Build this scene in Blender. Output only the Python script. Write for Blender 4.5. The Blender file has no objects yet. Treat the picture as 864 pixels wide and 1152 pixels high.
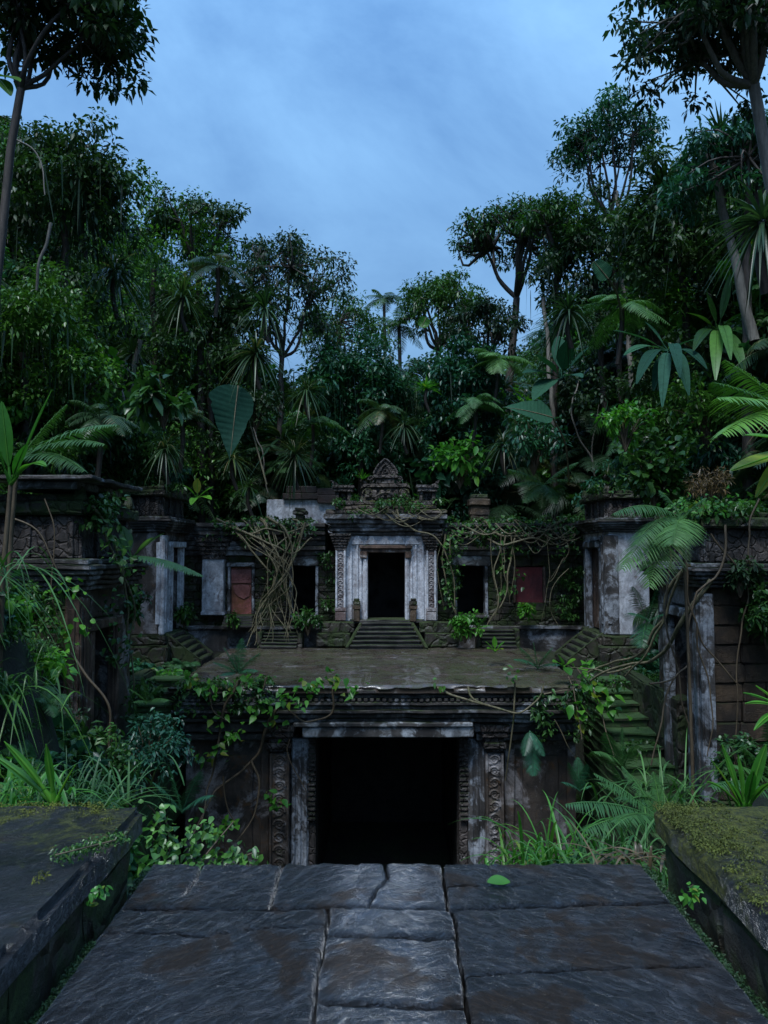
import bpy, math, random
import numpy as np
from mathutils import Vector
random.seed(7); rng = np.random.default_rng(7)
S = bpy.context.scene; C = S.collection
PI = math.pi
# ------------------------------------------------------------------ camera
F = 832.0; TH = math.atan(44/832.0); CZ = 8.0
cd = bpy.data.cameras.new('camera'); cam = bpy.data.objects.new('camera', cd); C.objects.link(cam)
cd.sensor_fit = 'VERTICAL'; cd.sensor_height = 36; cd.sensor_width = 27; cd.lens = 36*F/1152; cd.clip_end = 600; cd.clip_start = 0.05
cam.location = (0, 0, CZ); cam.rotation_euler = (PI/2+TH, 0, 0); S.camera = cam
def at(px, py, Y):
    a = (px-432)/F; b = (576-py)/F
    dy = math.cos(TH)-b*math.sin(TH); dz = math.sin(TH)+b*math.cos(TH)
    s = Y/dy
    return np.array([a*s, Y, CZ+dz*s])
# ------------------------------------------------------------------ noise
def vn(p, seed=0):
    p = np.asarray(p, float); i = np.floor(p).astype(np.int64); f = p-i; f = f*f*(3-2*f)
    def h(a, b, c):
        n = (a*73856093) ^ (b*19349663) ^ (c*83492791) ^ (seed*2654435761 & 0x7fffffff)
        n = (n ^ (n >> 13))*1274126177 & 0xffffffff
        n = (n ^ (n >> 16))*2246822519 & 0xffffffff
        return ((n ^ (n >> 15)) & 0xffffff)/float(0xffffff)
    x, y, z = i[..., 0], i[..., 1], i[..., 2]; u, v, w = f[..., 0], f[..., 1], f[..., 2]
    c00 = h(x, y, z)*(1-u)+h(x+1, y, z)*u; c10 = h(x, y+1, z)*(1-u)+h(x+1, y+1, z)*u
    c01 = h(x, y, z+1)*(1-u)+h(x+1, y, z+1)*u; c11 = h(x, y+1, z+1)*(1-u)+h(x+1, y+1, z+1)*u
    return (c00*(1-v)+c10*v)*(1-w)+(c01*(1-v)+c11*v)*w
def fbm(p, o=4, seed=0):
    s = 0; a = .5; p = np.asarray(p, float)
    for k in range(o):
        s = s+a*vn(p, seed+k); p = p*2.03+17.1; a *= .5
    return s/(1-.5**o)
def ss(x, a, b):
    t = np.clip((np.asarray(x, float)-a)/(b-a), 0, 1); return t*t*(3-2*t)
# ------------------------------------------------------------------ objects
def tag(o, label=None, cat=None, group=None, kind=None):
    if label: o['label'] = label
    if cat: o['category'] = cat
    if group: o['group'] = group
    if kind: o['kind'] = kind
    return o
def thing(name, label, cat, loc=(0, 0, 0), group=None):
    o = bpy.data.objects.new(name, None); C.objects.link(o); o.location = tuple(float(v) for v in loc)
    o.empty_display_size = .2
    return tag(o, label, cat, group)
def mk(name, V, Q, mat, parent=None, tint=None, smooth=False, link=True):
    """V (n,3), Q (m,4) or list of faces. World coordinates; made local to the parent."""
    V = np.asarray(V, float)
    if parent is not None: V = V-np.array(parent.location)
    me = bpy.data.meshes.new(name)
    if isinstance(Q, np.ndarray):
        m = len(Q); me.vertices.add(len(V)); me.vertices.foreach_set('co', V.astype(np.float32).ravel())
        me.loops.add(4*m); me.loops.foreach_set('vertex_index', Q.astype(np.int32).ravel())
        me.polygons.add(m); me.polygons.foreach_set('loop_start', np.arange(m, dtype=np.int32)*4)
        me.update(calc_edges=True)
    else:
        me.from_pydata(V.tolist(), [], Q)
    if tint is not None:
        at_ = me.attributes.new('tint', 'FLOAT', 'FACE'); at_.data.foreach_set('value', np.asarray(tint, np.float32))
    if smooth: me.polygons.foreach_set('use_smooth', np.ones(len(me.polygons), bool))
    me.materials.append(mat)
    o = bpy.data.objects.new(name, me)
    if link: C.objects.link(o)
    if parent is not None: o.parent = parent
    return o
def copy_tree(o, parent=None):
    c = o.copy(); C.objects.link(c)
    if parent is not None: c.parent = parent
    for ch in list(o.children): copy_tree(ch, c)
    return c
class Part:
    def __init__(s): s.V = []; s.F = []; s.n = 0
    def add(s, V, Fs):
        s.V.append(np.asarray(V, float)); n = s.n
        s.F += [tuple(int(i)+n for i in f) for f in Fs]; s.n += len(V)
    def box(s, x0, x1, y0, y1, z0, z1, seg=.22, b=.025, taper=0.0):
        if x1 < x0: x0, x1 = x1, x0
        if z1 < z0: z0, z1 = z1, z0
        if y1 < y0: y0, y1 = y1, y0
        b = min(b, .2*min(x1-x0, y1-y0, z1-z0))
        ax = []
        for lo, hi in ((x0, x1), (y0, y1), (z0, z1)):
            n = max(1, min(40, int(round((hi-lo-2*b)/seg))))
            ax.append(np.concatenate([[lo], np.linspace(lo+b, hi-b, n+1), [hi]]))
        nx, ny, nz = [len(a)-1 for a in ax]
        idx = {}; V = []; Fs = []
        def g(i, j, k):
            key = (i, j, k)
            if key not in idx:
                idx[key] = len(V); V.append((ax[0][i], ax[1][j], ax[2][k], i in (0, nx), j in (0, ny), k in (0, nz)))
            return idx[key]
        for i in range(nx):
            for j in range(ny):
                Fs.append((g(i, j, 0), g(i, j+1, 0), g(i+1, j+1, 0), g(i+1, j, 0)))
                Fs.append((g(i, j, nz), g(i+1, j, nz), g(i+1, j+1, nz), g(i, j+1, nz)))
        for i in range(nx):
            for k in range(nz):
                Fs.append((g(i, 0, k), g(i+1, 0, k), g(i+1, 0, k+1), g(i, 0, k+1)))
                Fs.append((g(i, ny, k), g(i, ny, k+1), g(i+1, ny, k+1), g(i+1, ny, k)))
        for j in range(ny):
            for k in range(nz):
                Fs.append((g(0, j, k), g(0, j, k+1), g(0, j+1, k+1), g(0, j+1, k)))
                Fs.append((g(nx, j, k), g(nx, j+1, k), g(nx, j+1, k+1), g(nx, j, k+1)))
        A = np.array(V, float); P = A[:, :3].copy(); E = A[:, 3:]
        edge = E.sum(1) >= 2
        chip = np.clip(fbm(P*3.1+5, 3, 11)-.5, 0, 1)*6*b+.55*b
        c = np.array([(x0+x1)/2, (y0+y1)/2, (z0+z1)/2])
        mv = np.sign(c-P)*E*chip[:, None]*edge[:, None]
        lim = .3*np.array([x1-x0, y1-y0, z1-z0]); P += np.clip(mv, -lim, lim)
        if taper:
            t = (P[:, 2]-z0)/(z1-z0); P[:, :2] = c[:2]+(P[:, :2]-c[:2])*(1-taper*t)[:, None]
        s.add(P, Fs); return s
    def pbox(s, px0, px1, py0, py1, Y0, Y1, seg=.22, b=.025):
        m = (py0+py1)/2; a = at(px0, m, Y0); c = at(px1, m, Y0)
        return s.box(a[0], c[0], Y0, Y1, at(436, py1, Y0)[2], at(436, py0, Y0)[2], seg, b)
    def prism(s, pts, y0, y1):
        n = len(pts); V = [(x, y0, z) for x, z in pts]+[(x, y1, z) for x, z in pts]
        Fs = [tuple(range(n)), tuple(range(2*n-1, n-1, -1))]+[(i, i+n, (i+1) % n+n, (i+1) % n) for i in range(n)]
        s.add(V, Fs); return s
    def tube(s, pts, rad, ns=6):
        V, Q = tube(pts, rad, ns); s.add(V, Q.tolist()); return s
    def build(s, name, mat, parent=None, rough=.02, fr=2.3, smooth=False):
        V = np.concatenate(s.V)
        if rough:
            d = np.stack([fbm(V*fr, 3, k*7+1) for k in range(3)], 1)-.5
            V = V+d*rough*2
        return mk(name, V, s.F, mat, parent, smooth=smooth)
def tube(pts, rad, ns=6):
    P = np.asarray(pts, float); n = len(P); r = np.broadcast_to(np.asarray(rad, float), (n,))
    T = np.gradient(P, axis=0); T /= np.linalg.norm(T, axis=1)[:, None]+1e-9
    ref = np.array([0, 0, 1.]) if abs(T[:, 2]).mean() < .8 else np.array([1., 0, 0])
    A = np.cross(T, ref); A /= np.linalg.norm(A, axis=1)[:, None]+1e-9; B = np.cross(T, A)
    th = np.arange(ns)*2*PI/ns
    V = P[:, None]+r[:, None, None]*(A[:, None]*np.cos(th)[None, :, None]+B[:, None]*np.sin(th)[None, :, None])
    i = np.arange(n-1)[:, None]*ns; j = np.arange(ns)[None]; k = (j+1) % ns
    Q = np.stack([i+j, i+k, i+ns+k, i+ns+j], -1).reshape(-1, 4)
    return V.reshape(-1, 3), Q
def spline(P, n=24, jit=0.0, seed=0):
    P = np.asarray(P, float); m = len(P)
    if m < 2: return P
    E = np.vstack([2*P[0]-P[1], P, 2*P[-1]-P[-2]]); out = []
    for t in np.linspace(0, m-1, n):
        i = min(int(t), m-2); f = t-i; a, b, c, d = E[i], E[i+1], E[i+2], E[i+3]
        out.append(.5*((2*b)+(-a+c)*f+(2*a-5*b+4*c-d)*f*f+(-a+3*b-3*c+d)*f**3))
    out = np.array(out)
    if jit: out += (np.stack([vn(out*2.2, seed+k) for k in range(3)], 1)-.5)*jit*2
    return out
# ------------------------------------------------------------------ foliage in numpy
def nrm(v): return v/(np.linalg.norm(v, axis=-1, keepdims=True)+1e-9)
def ribbons(base, d, up, L, W, droop=0.2, nseg=4, prof='leaf', fold=.15, tint=None, r=rng):
    """n curved folded blades in one go -> V, Q, tint"""
    base = np.atleast_2d(base); n = len(base); d = nrm(np.atleast_2d(d)); up = np.broadcast_to(np.atleast_2d(up), (n, 3))
    L = np.broadcast_to(L, (n,)); W = np.broadcast_to(W, (n,)); droop = np.broadcast_to(droop, (n,))
    side = np.cross(d, up); bad = np.linalg.norm(side, axis=1) < .05; side[bad] = np.cross(d[bad], [1., .3, 0]); side = nrm(side)
    N = nrm(np.cross(side, d))
    t = np.linspace(0, 1, nseg+1)
    if prof == 'leaf': w = np.sin(PI*np.clip(t*.96+.02, 0, 1))**.75
    elif prof == 'strap': w = np.clip(1-t**2.2, .04, 1)*np.clip(t*8+.45, 0, 1)
    elif prof == 'round': w = np.sqrt(np.clip(1-(2*t-1)**2, .01, 1))
    elif prof == 'heart': w = np.clip(np.sin(PI*t**.62), .05, 1)
    Cn = base[:, None]+d[:, None]*(L[:, None]*t)[..., None]
    Cn[..., 2] -= (droop*L)[:, None]*t**2
    off = (W[:, None]*.5*w)[..., None]
    Lp = Cn-side[:, None]*off+N[:, None]*off*fold*2; Rp = Cn+side[:, None]*off+N[:, None]*off*fold*2
    V = np.stack([Lp, Cn, Rp], 2)          # n, nseg+1, 3, 3
    k = np.arange(n)[:, None, None]*(nseg+1)*3; s = np.arange(nseg)[None, :, None]*3; c = np.arange(2)[None, None]
    a = k+s+c; Q = np.stack([a, a+1, a+4, a+3], -1).reshape(-1, 4)
    tt = r.random(n) if tint is None else np.broadcast_to(tint, (n,))
    return V.reshape(-1, 3), Q, np.repeat(tt, nseg*2)
def join(parts):
    V = []; Q = []; T = []; n = 0
    for p in parts:
        V.append(p[0]); Q.append(p[1]+n); T.append(p[2] if len(p) > 2 else np.full(len(p[1]), .3)); n += len(p[0])
    return np.concatenate(V), np.concatenate(Q), np.concatenate(T)
def rdir(n, r=rng):
    v = r.normal(size=(n, 3)); return nrm(v)
def cloud(cent, rad, n, size, asp=.45, out=.7, up=.35, droop=.3, r=rng, nseg=2, prof='leaf'):
    """leaves around cluster centres: cent (k,3), rad (k,3)"""
    cent = np.atleast_2d(cent); k = len(cent); rad = np.broadcast_to(rad, (k, 3))
    u = rdir(k*n, r); rr = r.random(k*n)**.45
    ci = np.repeat(np.arange(k), n); P = cent[ci]+u*rad[ci]*rr[:, None]
    d = nrm(u*out+rdir(k*n, r)*.7+np.array([0, 0, -.15])); upv = nrm(np.array([0, 0, 1.])+rdir(k*n, r)*.55)
    s = size*(.6+.8*r.random(k*n))
    t = np.clip(.5*r.random(k*n)+.5*r.random(k)[ci], 0, 1)
    return ribbons(P, d, upv, s, s*asp, droop, nseg, prof, .12, t)
def frond(base, d, L, nl=22, ll=.3, droop=.5, lw=.045, r=rng, sag=.35, tint=None, rr=.012):
    d = nrm(np.asarray(d, float)); t = np.linspace(0, 1, 14)
    P = base+d*(L*t)[:, None]; P[:, 2] -= droop*L*t**2
    out = []
    V, Q = tube(P, np.linspace(rr, rr*.3, 14), 4); out.append((V, Q, np.full(len(Q), .85)))
    tl = np.linspace(.1, .99, nl); B = np.stack([np.interp(tl, t, P[:, i]) for i in range(3)], 1)
    T = np.gradient(P, axis=0); T = nrm(np.stack([np.interp(tl, t, T[:, i]) for i in range(3)], 1))
    side = nrm(np.cross(T, [0, 0, 1.])); env = np.sin(PI*np.clip(tl*.86+.12, 0, 1))**.7
    tt = r.random() if tint is None else tint
    for sg in (-1, 1):
        dd = nrm(side*sg+T*.45+r.normal(size=B.shape)*.05+np.array([0, 0, -.12]))
        out.append(ribbons(B, dd, np.cross(side, T)+r.normal(size=B.shape)*.08, ll*env*(.9+.2*r.random(nl)), lw, sag, 3, 'strap', .1, np.clip(tt+r.normal(size=nl)*.08, 0, 1)))
    return join(out)
def fern(n, L, r=rng, nl=22, ll=.28, el=(.5, 1.1), droop=.6, lw=.045):
    out = []; a0 = r.random()*6
    for i in range(n):
        a = a0+i*2*PI/n*(1+.0*r.random())+r.normal()*.2; e = el[0]+r.random()*(el[1]-el[0])
        d = (math.cos(a)*math.cos(e), math.sin(a)*math.cos(e), math.sin(e))
        out.append(frond(np.zeros(3), d, L*(.75+.4*r.random()), nl, ll*L, droop*(.8+.5*r.random()), lw*L, r, rr=.012*L))
    return join(out)
def rosette(n, L, W, r=rng, emin=-.9, emax=1.4, droop=.55, nseg=6):
    a = r.random(n)*2*PI; e = emin+(emax-emin)*r.random(n)
    d = np.stack([np.cos(a)*np.cos(e), np.sin(a)*np.cos(e), np.sin(e)], 1)
    return ribbons(d*.06*L, d, [0, 0, 1.], L*(.7+.5*r.random(n)), W, droop*(.5+r.random(n)), nseg, 'strap', .18)
def fanleaf(base, d, L, R, nb=22, r=rng, spread=2.6, sag=.2, tint=None):
    d = nrm(np.asarray(d, float)); t = np.linspace(0, 1, 6)[:, None]; P = base+d*L*t; P[:, 2] -= (.15*L*t**2)[:, 0]
    V, Q = tube(P, .018, 4); tip = P[-1]; side = nrm(np.cross(d, [0, 0, 1.])); a = np.linspace(-spread/2, spread/2, nb)
    f = nrm(d+np.array([0, 0, -.35]))
    D = f*np.cos(a)[:, None]+side*np.sin(a)[:, None]
    tt = r.random() if tint is None else tint
    return join([(V, Q), ribbons(np.repeat(tip[None], nb, 0), D, np.cross(side, f), R*(.85+.25*np.cos(a)), R*.13, sag, 4, 'strap', .2, np.clip(tt+r.normal(size=nb)*.07, 0, 1))])
def move(m, loc, s=1.0, rz=0.0):
    V = m[0]*s; c, q = math.cos(rz), math.sin(rz)
    V = np.stack([V[:, 0]*c-V[:, 1]*q, V[:, 0]*q+V[:, 1]*c, V[:, 2]], 1)+np.asarray(loc); return (V, m[1])+tuple(m[2:])
# ------------------------------------------------------------------ materials
def nodes(name):
    m = bpy.data.materials.new(name); m.use_nodes = True; nt = m.node_tree
    b = nt.nodes['Principled BSDF']; return m, nt, b
def N(nt, typ, **kw):
    n = nt.nodes.new(typ)
    for k, v in kw.items(): setattr(n, k, v)
    return n
def noise(nt, scale, vec=None, detail=5, rough=.6, dist=0.0):
    n = N(nt, 'ShaderNodeTexNoise'); n.inputs['Scale'].default_value = scale; n.inputs['Detail'].default_value = detail
    n.inputs['Roughness'].default_value = rough; n.inputs['Distortion'].default_value = dist
    if vec is not None: nt.links.new(vec, n.inputs['Vector'])
    return n.outputs['Fac']
def ramp(nt, fac, p0, p1, c0=(0, 0, 0, 1), c1=(1, 1, 1, 1)):
    r = N(nt, 'ShaderNodeValToRGB'); r.color_ramp.elements[0].position = p0; r.color_ramp.elements[1].position = p1
    r.color_ramp.elements[0].color = c0; r.color_ramp.elements[1].color = c1; nt.links.new(fac, r.inputs[0]); return r.outputs[0]
def mix(nt, fac, a, b, typ='MIX'):
    m = N(nt, 'ShaderNodeMix', data_type='RGBA', blend_type=typ)
    for s, v in ((m.inputs[0], fac), (m.inputs[6], a), (m.inputs[7], b)):
        if isinstance(v, (int, float)): s.default_value = v
        elif isinstance(v, tuple): s.default_value = v if len(v) == 4 else v+(1,)
        else: nt.links.new(v, s)
    return m.outputs[2]
def mth(nt, op, a, b=0.0, clamp=False):
    m = N(nt, 'ShaderNodeMath', operation=op, use_clamp=clamp)
    for s, v in ((m.inputs[0], a), (m.inputs[1], b)):
        if isinstance(v, (int, float)): s.default_value = v
        else: nt.links.new(v, s)
    return m.outputs[0]
def stone(name, base, dark, light=None, lightamt=.0, moss=.3, rough=(.35, .8), bump=.5, brown=None, mosscol=(.035, .06, .012), fine=14, streak=.6, carve=0, lscale=1.1):
    m, nt, b = nodes(name); L = nt.links.new
    geo = N(nt, 'ShaderNodeNewGeometry'); pos = geo.outputs['Position']
    mp = N(nt, 'ShaderNodeMapping'); mp.inputs['Scale'].default_value = (4, 4, 1.0); L(pos, mp.inputs[0])
    n1 = noise(nt, 1.3, pos, 8, .65, .4); n2 = noise(nt, fine, pos, 6, .7); n3 = noise(nt, 1.0, mp.outputs[0], 6, .65, .3)
    col = mix(nt, ramp(nt, n1, .38, .62), dark, base); nb = noise(nt, 4.5, pos, 8, .75, .3)
    if brown: col = mix(nt, ramp(nt, noise(nt, 2.7, pos, 6, .7, .8), .55, .68), col, brown)
    if light:
        n4 = noise(nt, lscale, pos, 8, .7, .6)
        p = .78-.5*lightamt
        lm = ramp(nt, n4, p-.04, p+.04); lm = mth(nt, 'MULTIPLY', lm, ramp(nt, n2, .3, .45))
        lc = mix(nt, ramp(nt, nb, .4, .62), light, tuple(v*.55 for v in light))
        col = mix(nt, lm, col, lc)
    col = mix(nt, mth(nt, 'MULTIPLY', ramp(nt, n3, .46, .62), streak), col, tuple(v*.22 for v in dark))
    col = mix(nt, .55, col, ramp(nt, n2, .25, .75, (.45, .45, .45, 1), (1.3, 1.3, 1.3, 1)), 'MULTIPLY')
    sx = N(nt, 'ShaderNodeSeparateXYZ'); L(geo.outputs['Normal'], sx.inputs[0])
    upm = mth(nt, 'MULTIPLY', mth(nt, 'MAXIMUM', sx.outputs[2], 0.0), .28)
    mn = noise(nt, 1.9, pos, 7, .7, .5)
    mm = ramp(nt, mth(nt, 'ADD', mn, upm), .80-.4*moss, .90-.4*moss)
    mc = mix(nt, ramp(nt, noise(nt, 30, pos, 3, .7), .35, .65), tuple(v*.5 for v in mosscol), mosscol)
    col = mix(nt, mth(nt, 'MULTIPLY', mm, .9), col, mc)
    L(col, b.inputs['Base Color'])
    rg = N(nt, 'ShaderNodeMapRange'); L(noise(nt, 3.0, pos, 5, .6), rg.inputs[0]); rg.inputs[1].default_value = .35; rg.inputs[2].default_value = .65
    rg.inputs[3].default_value = rough[0]; rg.inputs[4].default_value = rough[1]
    L(mth(nt, 'MAXIMUM', rg.outputs[0], mth(nt, 'MULTIPLY', mm, .9)), b.inputs['Roughness'])
    hgt = mth(nt, 'ADD', mth(nt, 'MULTIPLY', n2, .6), noise(nt, fine*3.5, pos, 4, .7))
    if carve:
        v = N(nt, 'ShaderNodeTexVoronoi', feature='DISTANCE_TO_EDGE'); v.inputs['Scale'].default_value = carve
        w = N(nt, 'ShaderNodeMixRGB'); w.inputs[0].default_value = .25; L(pos, w.inputs[1])
        nn = N(nt, 'ShaderNodeTexNoise'); nn.inputs['Scale'].default_value = 3; L(pos, nn.inputs['Vector']); L(nn.outputs['Color'], w.inputs[2]); L(w.outputs[0], v.inputs['Vector'])
        hgt = mth(nt, 'ADD', hgt, mth(nt, 'MULTIPLY', ramp(nt, v.outputs['Distance'], 0, .12), 2.0))
    bp = N(nt, 'ShaderNodeBump'); bp.inputs['Strength'].default_value = bump; bp.inputs['Distance'].default_value = .03
    L(hgt, bp.inputs['Height']); L(bp.outputs[0], b.inputs['Normal'])
    return m
def leafmat(name, c0, c1, c2=None, rough=.34, trans=.22, vary=.5):
    m, nt, b = nodes(name); L = nt.links.new
    a = N(nt, 'ShaderNodeAttribute', attribute_name='tint'); oi = N(nt, 'ShaderNodeObjectInfo')
    col = mix(nt, a.outputs['Fac'], c0, c1)
    if c2: col = mix(nt, ramp(nt, a.outputs['Fac'], .88, .96), col, c2)
    geo = N(nt, 'ShaderNodeNewGeometry')
    col = mix(nt, .8, col, ramp(nt, noise(nt, .35, geo.outputs['Position'], 3, .6), .3, .7, (1-vary*.7, 1-vary*.6, 1-vary*.3, 1), (1+vary*.5, 1+vary*.4, 1, 1)), 'MULTIPLY')
    col = mix(nt, 1.0, col, ramp(nt, oi.outputs['Random'], 0, 1, (1-vary*.6, 1-vary*.45, 1, 1), (1+vary*.3, 1+vary*.2, .9, 1)), 'MULTIPLY')
    col = mix(nt, .5, col, ramp(nt, noise(nt, 9, geo.outputs['Position'], 3, .6), .3, .7, (.6, .6, .6, 1), (1.3, 1.3, 1.3, 1)), 'MULTIPLY')
    L(col, b.inputs['Base Color']); b.inputs['Roughness'].default_value = rough; b.inputs['Specular IOR Level'].default_value = .4
    tr = N(nt, 'ShaderNodeBsdfTranslucent'); L(mix(nt, 1.0, col, (1.2, 1.5, .6), 'MULTIPLY'), tr.inputs[0])
    ms = N(nt, 'ShaderNodeMixShader'); ms.inputs[0].default_value = trans; L(b.outputs[0], ms.inputs[1]); L(tr.outputs[0], ms.inputs[2])
    L(ms.outputs[0], nt.nodes['Material Output'].inputs[0]); return m
def barkmat(name, c0, c1, moss=.3, scale=6):
    m, nt, b = nodes(name); L = nt.links.new; geo = N(nt, 'ShaderNodeNewGeometry'); pos = geo.outputs['Position']
    mp = N(nt, 'ShaderNodeMapping'); mp.inputs['Scale'].default_value = (3, 3, .6); L(pos, mp.inputs[0])
    n = noise(nt, scale, mp.outputs[0], 6, .7); col = mix(nt, ramp(nt, n, .35, .65), c0, c1)
    col = mix(nt, ramp(nt, noise(nt, 2.1, pos, 5, .7), .8-.45*moss, .88-.45*moss), col, (.05, .075, .02))
    L(col, b.inputs['Base Color']); b.inputs['Roughness'].default_value = .7
    bp = N(nt, 'ShaderNodeBump'); bp.inputs['Strength'].default_value = .5; bp.inputs['Distance'].default_value = .02; L(n, bp.inputs['Height']); L(bp.outputs[0], b.inputs['Normal'])
    return m
M = {}
M['dark'] = stone('weathered_dark_stone', (.11, .095, .085), (.018, .016, .015), (.42, .43, .46), .46, .3, carve=0)
M['carved'] = stone('carved_dark_stone', (.13, .105, .095), (.02, .018, .016), (.36, .33, .33), .36, .32, bump=.9, carve=7)
M['gate'] = stone('gate_wall_stone', (.115, .088, .07), (.03, .025, .022), (.4, .37, .37), .48, .2, brown=(.13, .065, .025), streak=.35)
M['jamb'] = stone('pale_jamb_stone', (.11, .1, .095), (.03, .027, .025), (.46, .49, .54), .52, .15, streak=.5, lscale=2.2)
M['lintel'] = stone('stained_lintel', (.13, .12, .11), (.04, .036, .034), (.46, .49, .52), .52, .12, streak=.5, lscale=2.6)
M['white'] = stone('flaking_white_plaster', (.56, .56, .6), (.2, .17, .17), (.78, .8, .86), .62, .05, rough=(.5, .85), bump=.35, brown=(.2, .13, .11), streak=.3)
M['moss'] = stone('mossy_stone', (.075, .062, .045), (.016, .014, .01), None, 0, .85, bump=.7, carve=3)
M['mossroof'] = stone('mossy_roof_stone', (.17, .13, .105), (.035, .028, .025), (.3, .25, .22), .2, .62, bump=.8, carve=5, mosscol=(.085, .1, .02))
M['brick'] = stone('brown_masonry', (.13, .085, .05), (.022, .016, .012), (.28, .22, .18), .2, .3, bump=1.0, carve=0, streak=.5)
M['stair'] = stone('worn_step_stone', (.085, .075, .07), (.025, .022, .021), (.24, .24, .24), .2, .42)
M['mstair'] = stone('mossy_step_stone', (.08, .08, .04), (.03, .03, .02), None, 0, .9, mosscol=(.05, .12, .03))
M['deck'] = stone('wet_terrace_stone', (.12, .09, .075), (.035, .028, .02), (.22, .2, .19), .4, .22, rough=(.1, .4), bump=.25, fine=8, streak=0, mosscol=(.05,.05,.015))
_d = M['deck'].node_tree.nodes['Principled BSDF']; _d.inputs['Coat Weight'].default_value = .6; _d.inputs['Coat Roughness'].default_value = .12
M['black'] = stone('black_inner_stone', (.012, .011, .01), (.005, .005, .005), None, 0, .05)  # near-black base colour for the passage and inner walls
M['wood'] = stone('weathered_door_wood', (.19, .115, .08), (.06, .035, .025), (.42, .38, .36), .35, .1, streak=.8, lscale=2.5)
M['red'] = stone('faded_red_paint', (.26, .045, .05), (.13, .025, .03), (.3, .1, .1), .3, .05, streak=.35)
M['orange'] = stone('peeling_orange_plaster', (.3, .11, .05), (.13, .05, .025), (.5, .16, .14), .5, .05, streak=.3)
M['pink'] = stone('pink_plaster_relief', (.42, .17, .16), (.2, .07, .06), (.55, .3, .28), .4, .05, streak=.2)
M['relief'] = stone('reddish_relief_stone', (.2, .13, .12), (.06, .045, .042), (.5, .47, .48), .5, .05, streak=.3)
M['tin'] = stone('dark_roof_boards', (.05, .03, .025), (.018, .013, .012), None, 0, .15, streak=.2)
M['leafA'] = leafmat('dark_tree_leaf', (.009, .026, .012), (.05, .115, .04), rough=.5)
M['leafB'] = leafmat('mid_green_leaf', (.015, .05, .014), (.085, .21, .04))
M['leafC'] = leafmat('bright_green_leaf', (.04, .17, .022), (.12, .34, .04), (.2, .24, .03), trans=.3)
M['leafD'] = leafmat('blue_green_leaf', (.01, .045, .025), (.05, .18, .085))
M['fern'] = leafmat('fern_leaf', (.03, .1, .025), (.08, .2, .05), rough=.5)
M['palm'] = leafmat('palm_leaf', (.018, .05, .02), (.07, .13, .055), (.16, .14, .07))
M['big'] = leafmat('giant_leaf', (.01, .05, .035), (.04, .13, .08), rough=.5, vary=.25)
M['bark'] = barkmat('grey_bark', (.09, .08, .065), (.2, .18, .15), .25)
M['darkbark'] = barkmat('dark_bark', (.025, .02, .016), (.07, .055, .045), .3)
M['root'] = barkmat('pale_root_bark', (.05, .045, .022), (.2, .17, .095), .5)
M['droot'] = barkmat('brown_root_bark', (.05, .035, .02), (.13, .095, .055), .25)
M['leafE'] = leafmat('fresh_creeper_leaf', (.025, .09, .02), (.13, .31, .05))
_b = M['big'].node_tree.nodes['Principled BSDF']; _b.inputs['Roughness'].default_value = .75; _b.inputs['Specular IOR Level'].default_value = .15
M['dry'] = leafmat('dry_leaf', (.07, .05, .02), (.2, .13, .06), trans=.1)
def soil():
    m, nt, b = nodes('soil'); L = nt.links.new; geo = N(nt, 'ShaderNodeNewGeometry'); pos = geo.outputs['Position']
    n = noise(nt, 1.2, pos, 8, .7); col = mix(nt, ramp(nt, n, .4, .6), (.014, .012, .008), (.018, .028, .009))
    L(col, b.inputs['Base Color']); b.inputs['Roughness'].default_value = .85
    bp = N(nt, 'ShaderNodeBump'); bp.inputs['Distance'].default_value = .2; L(n, bp.inputs['Height']); L(bp.outputs[0], b.inputs['Normal']); return m
M['soil'] = soil()
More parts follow.
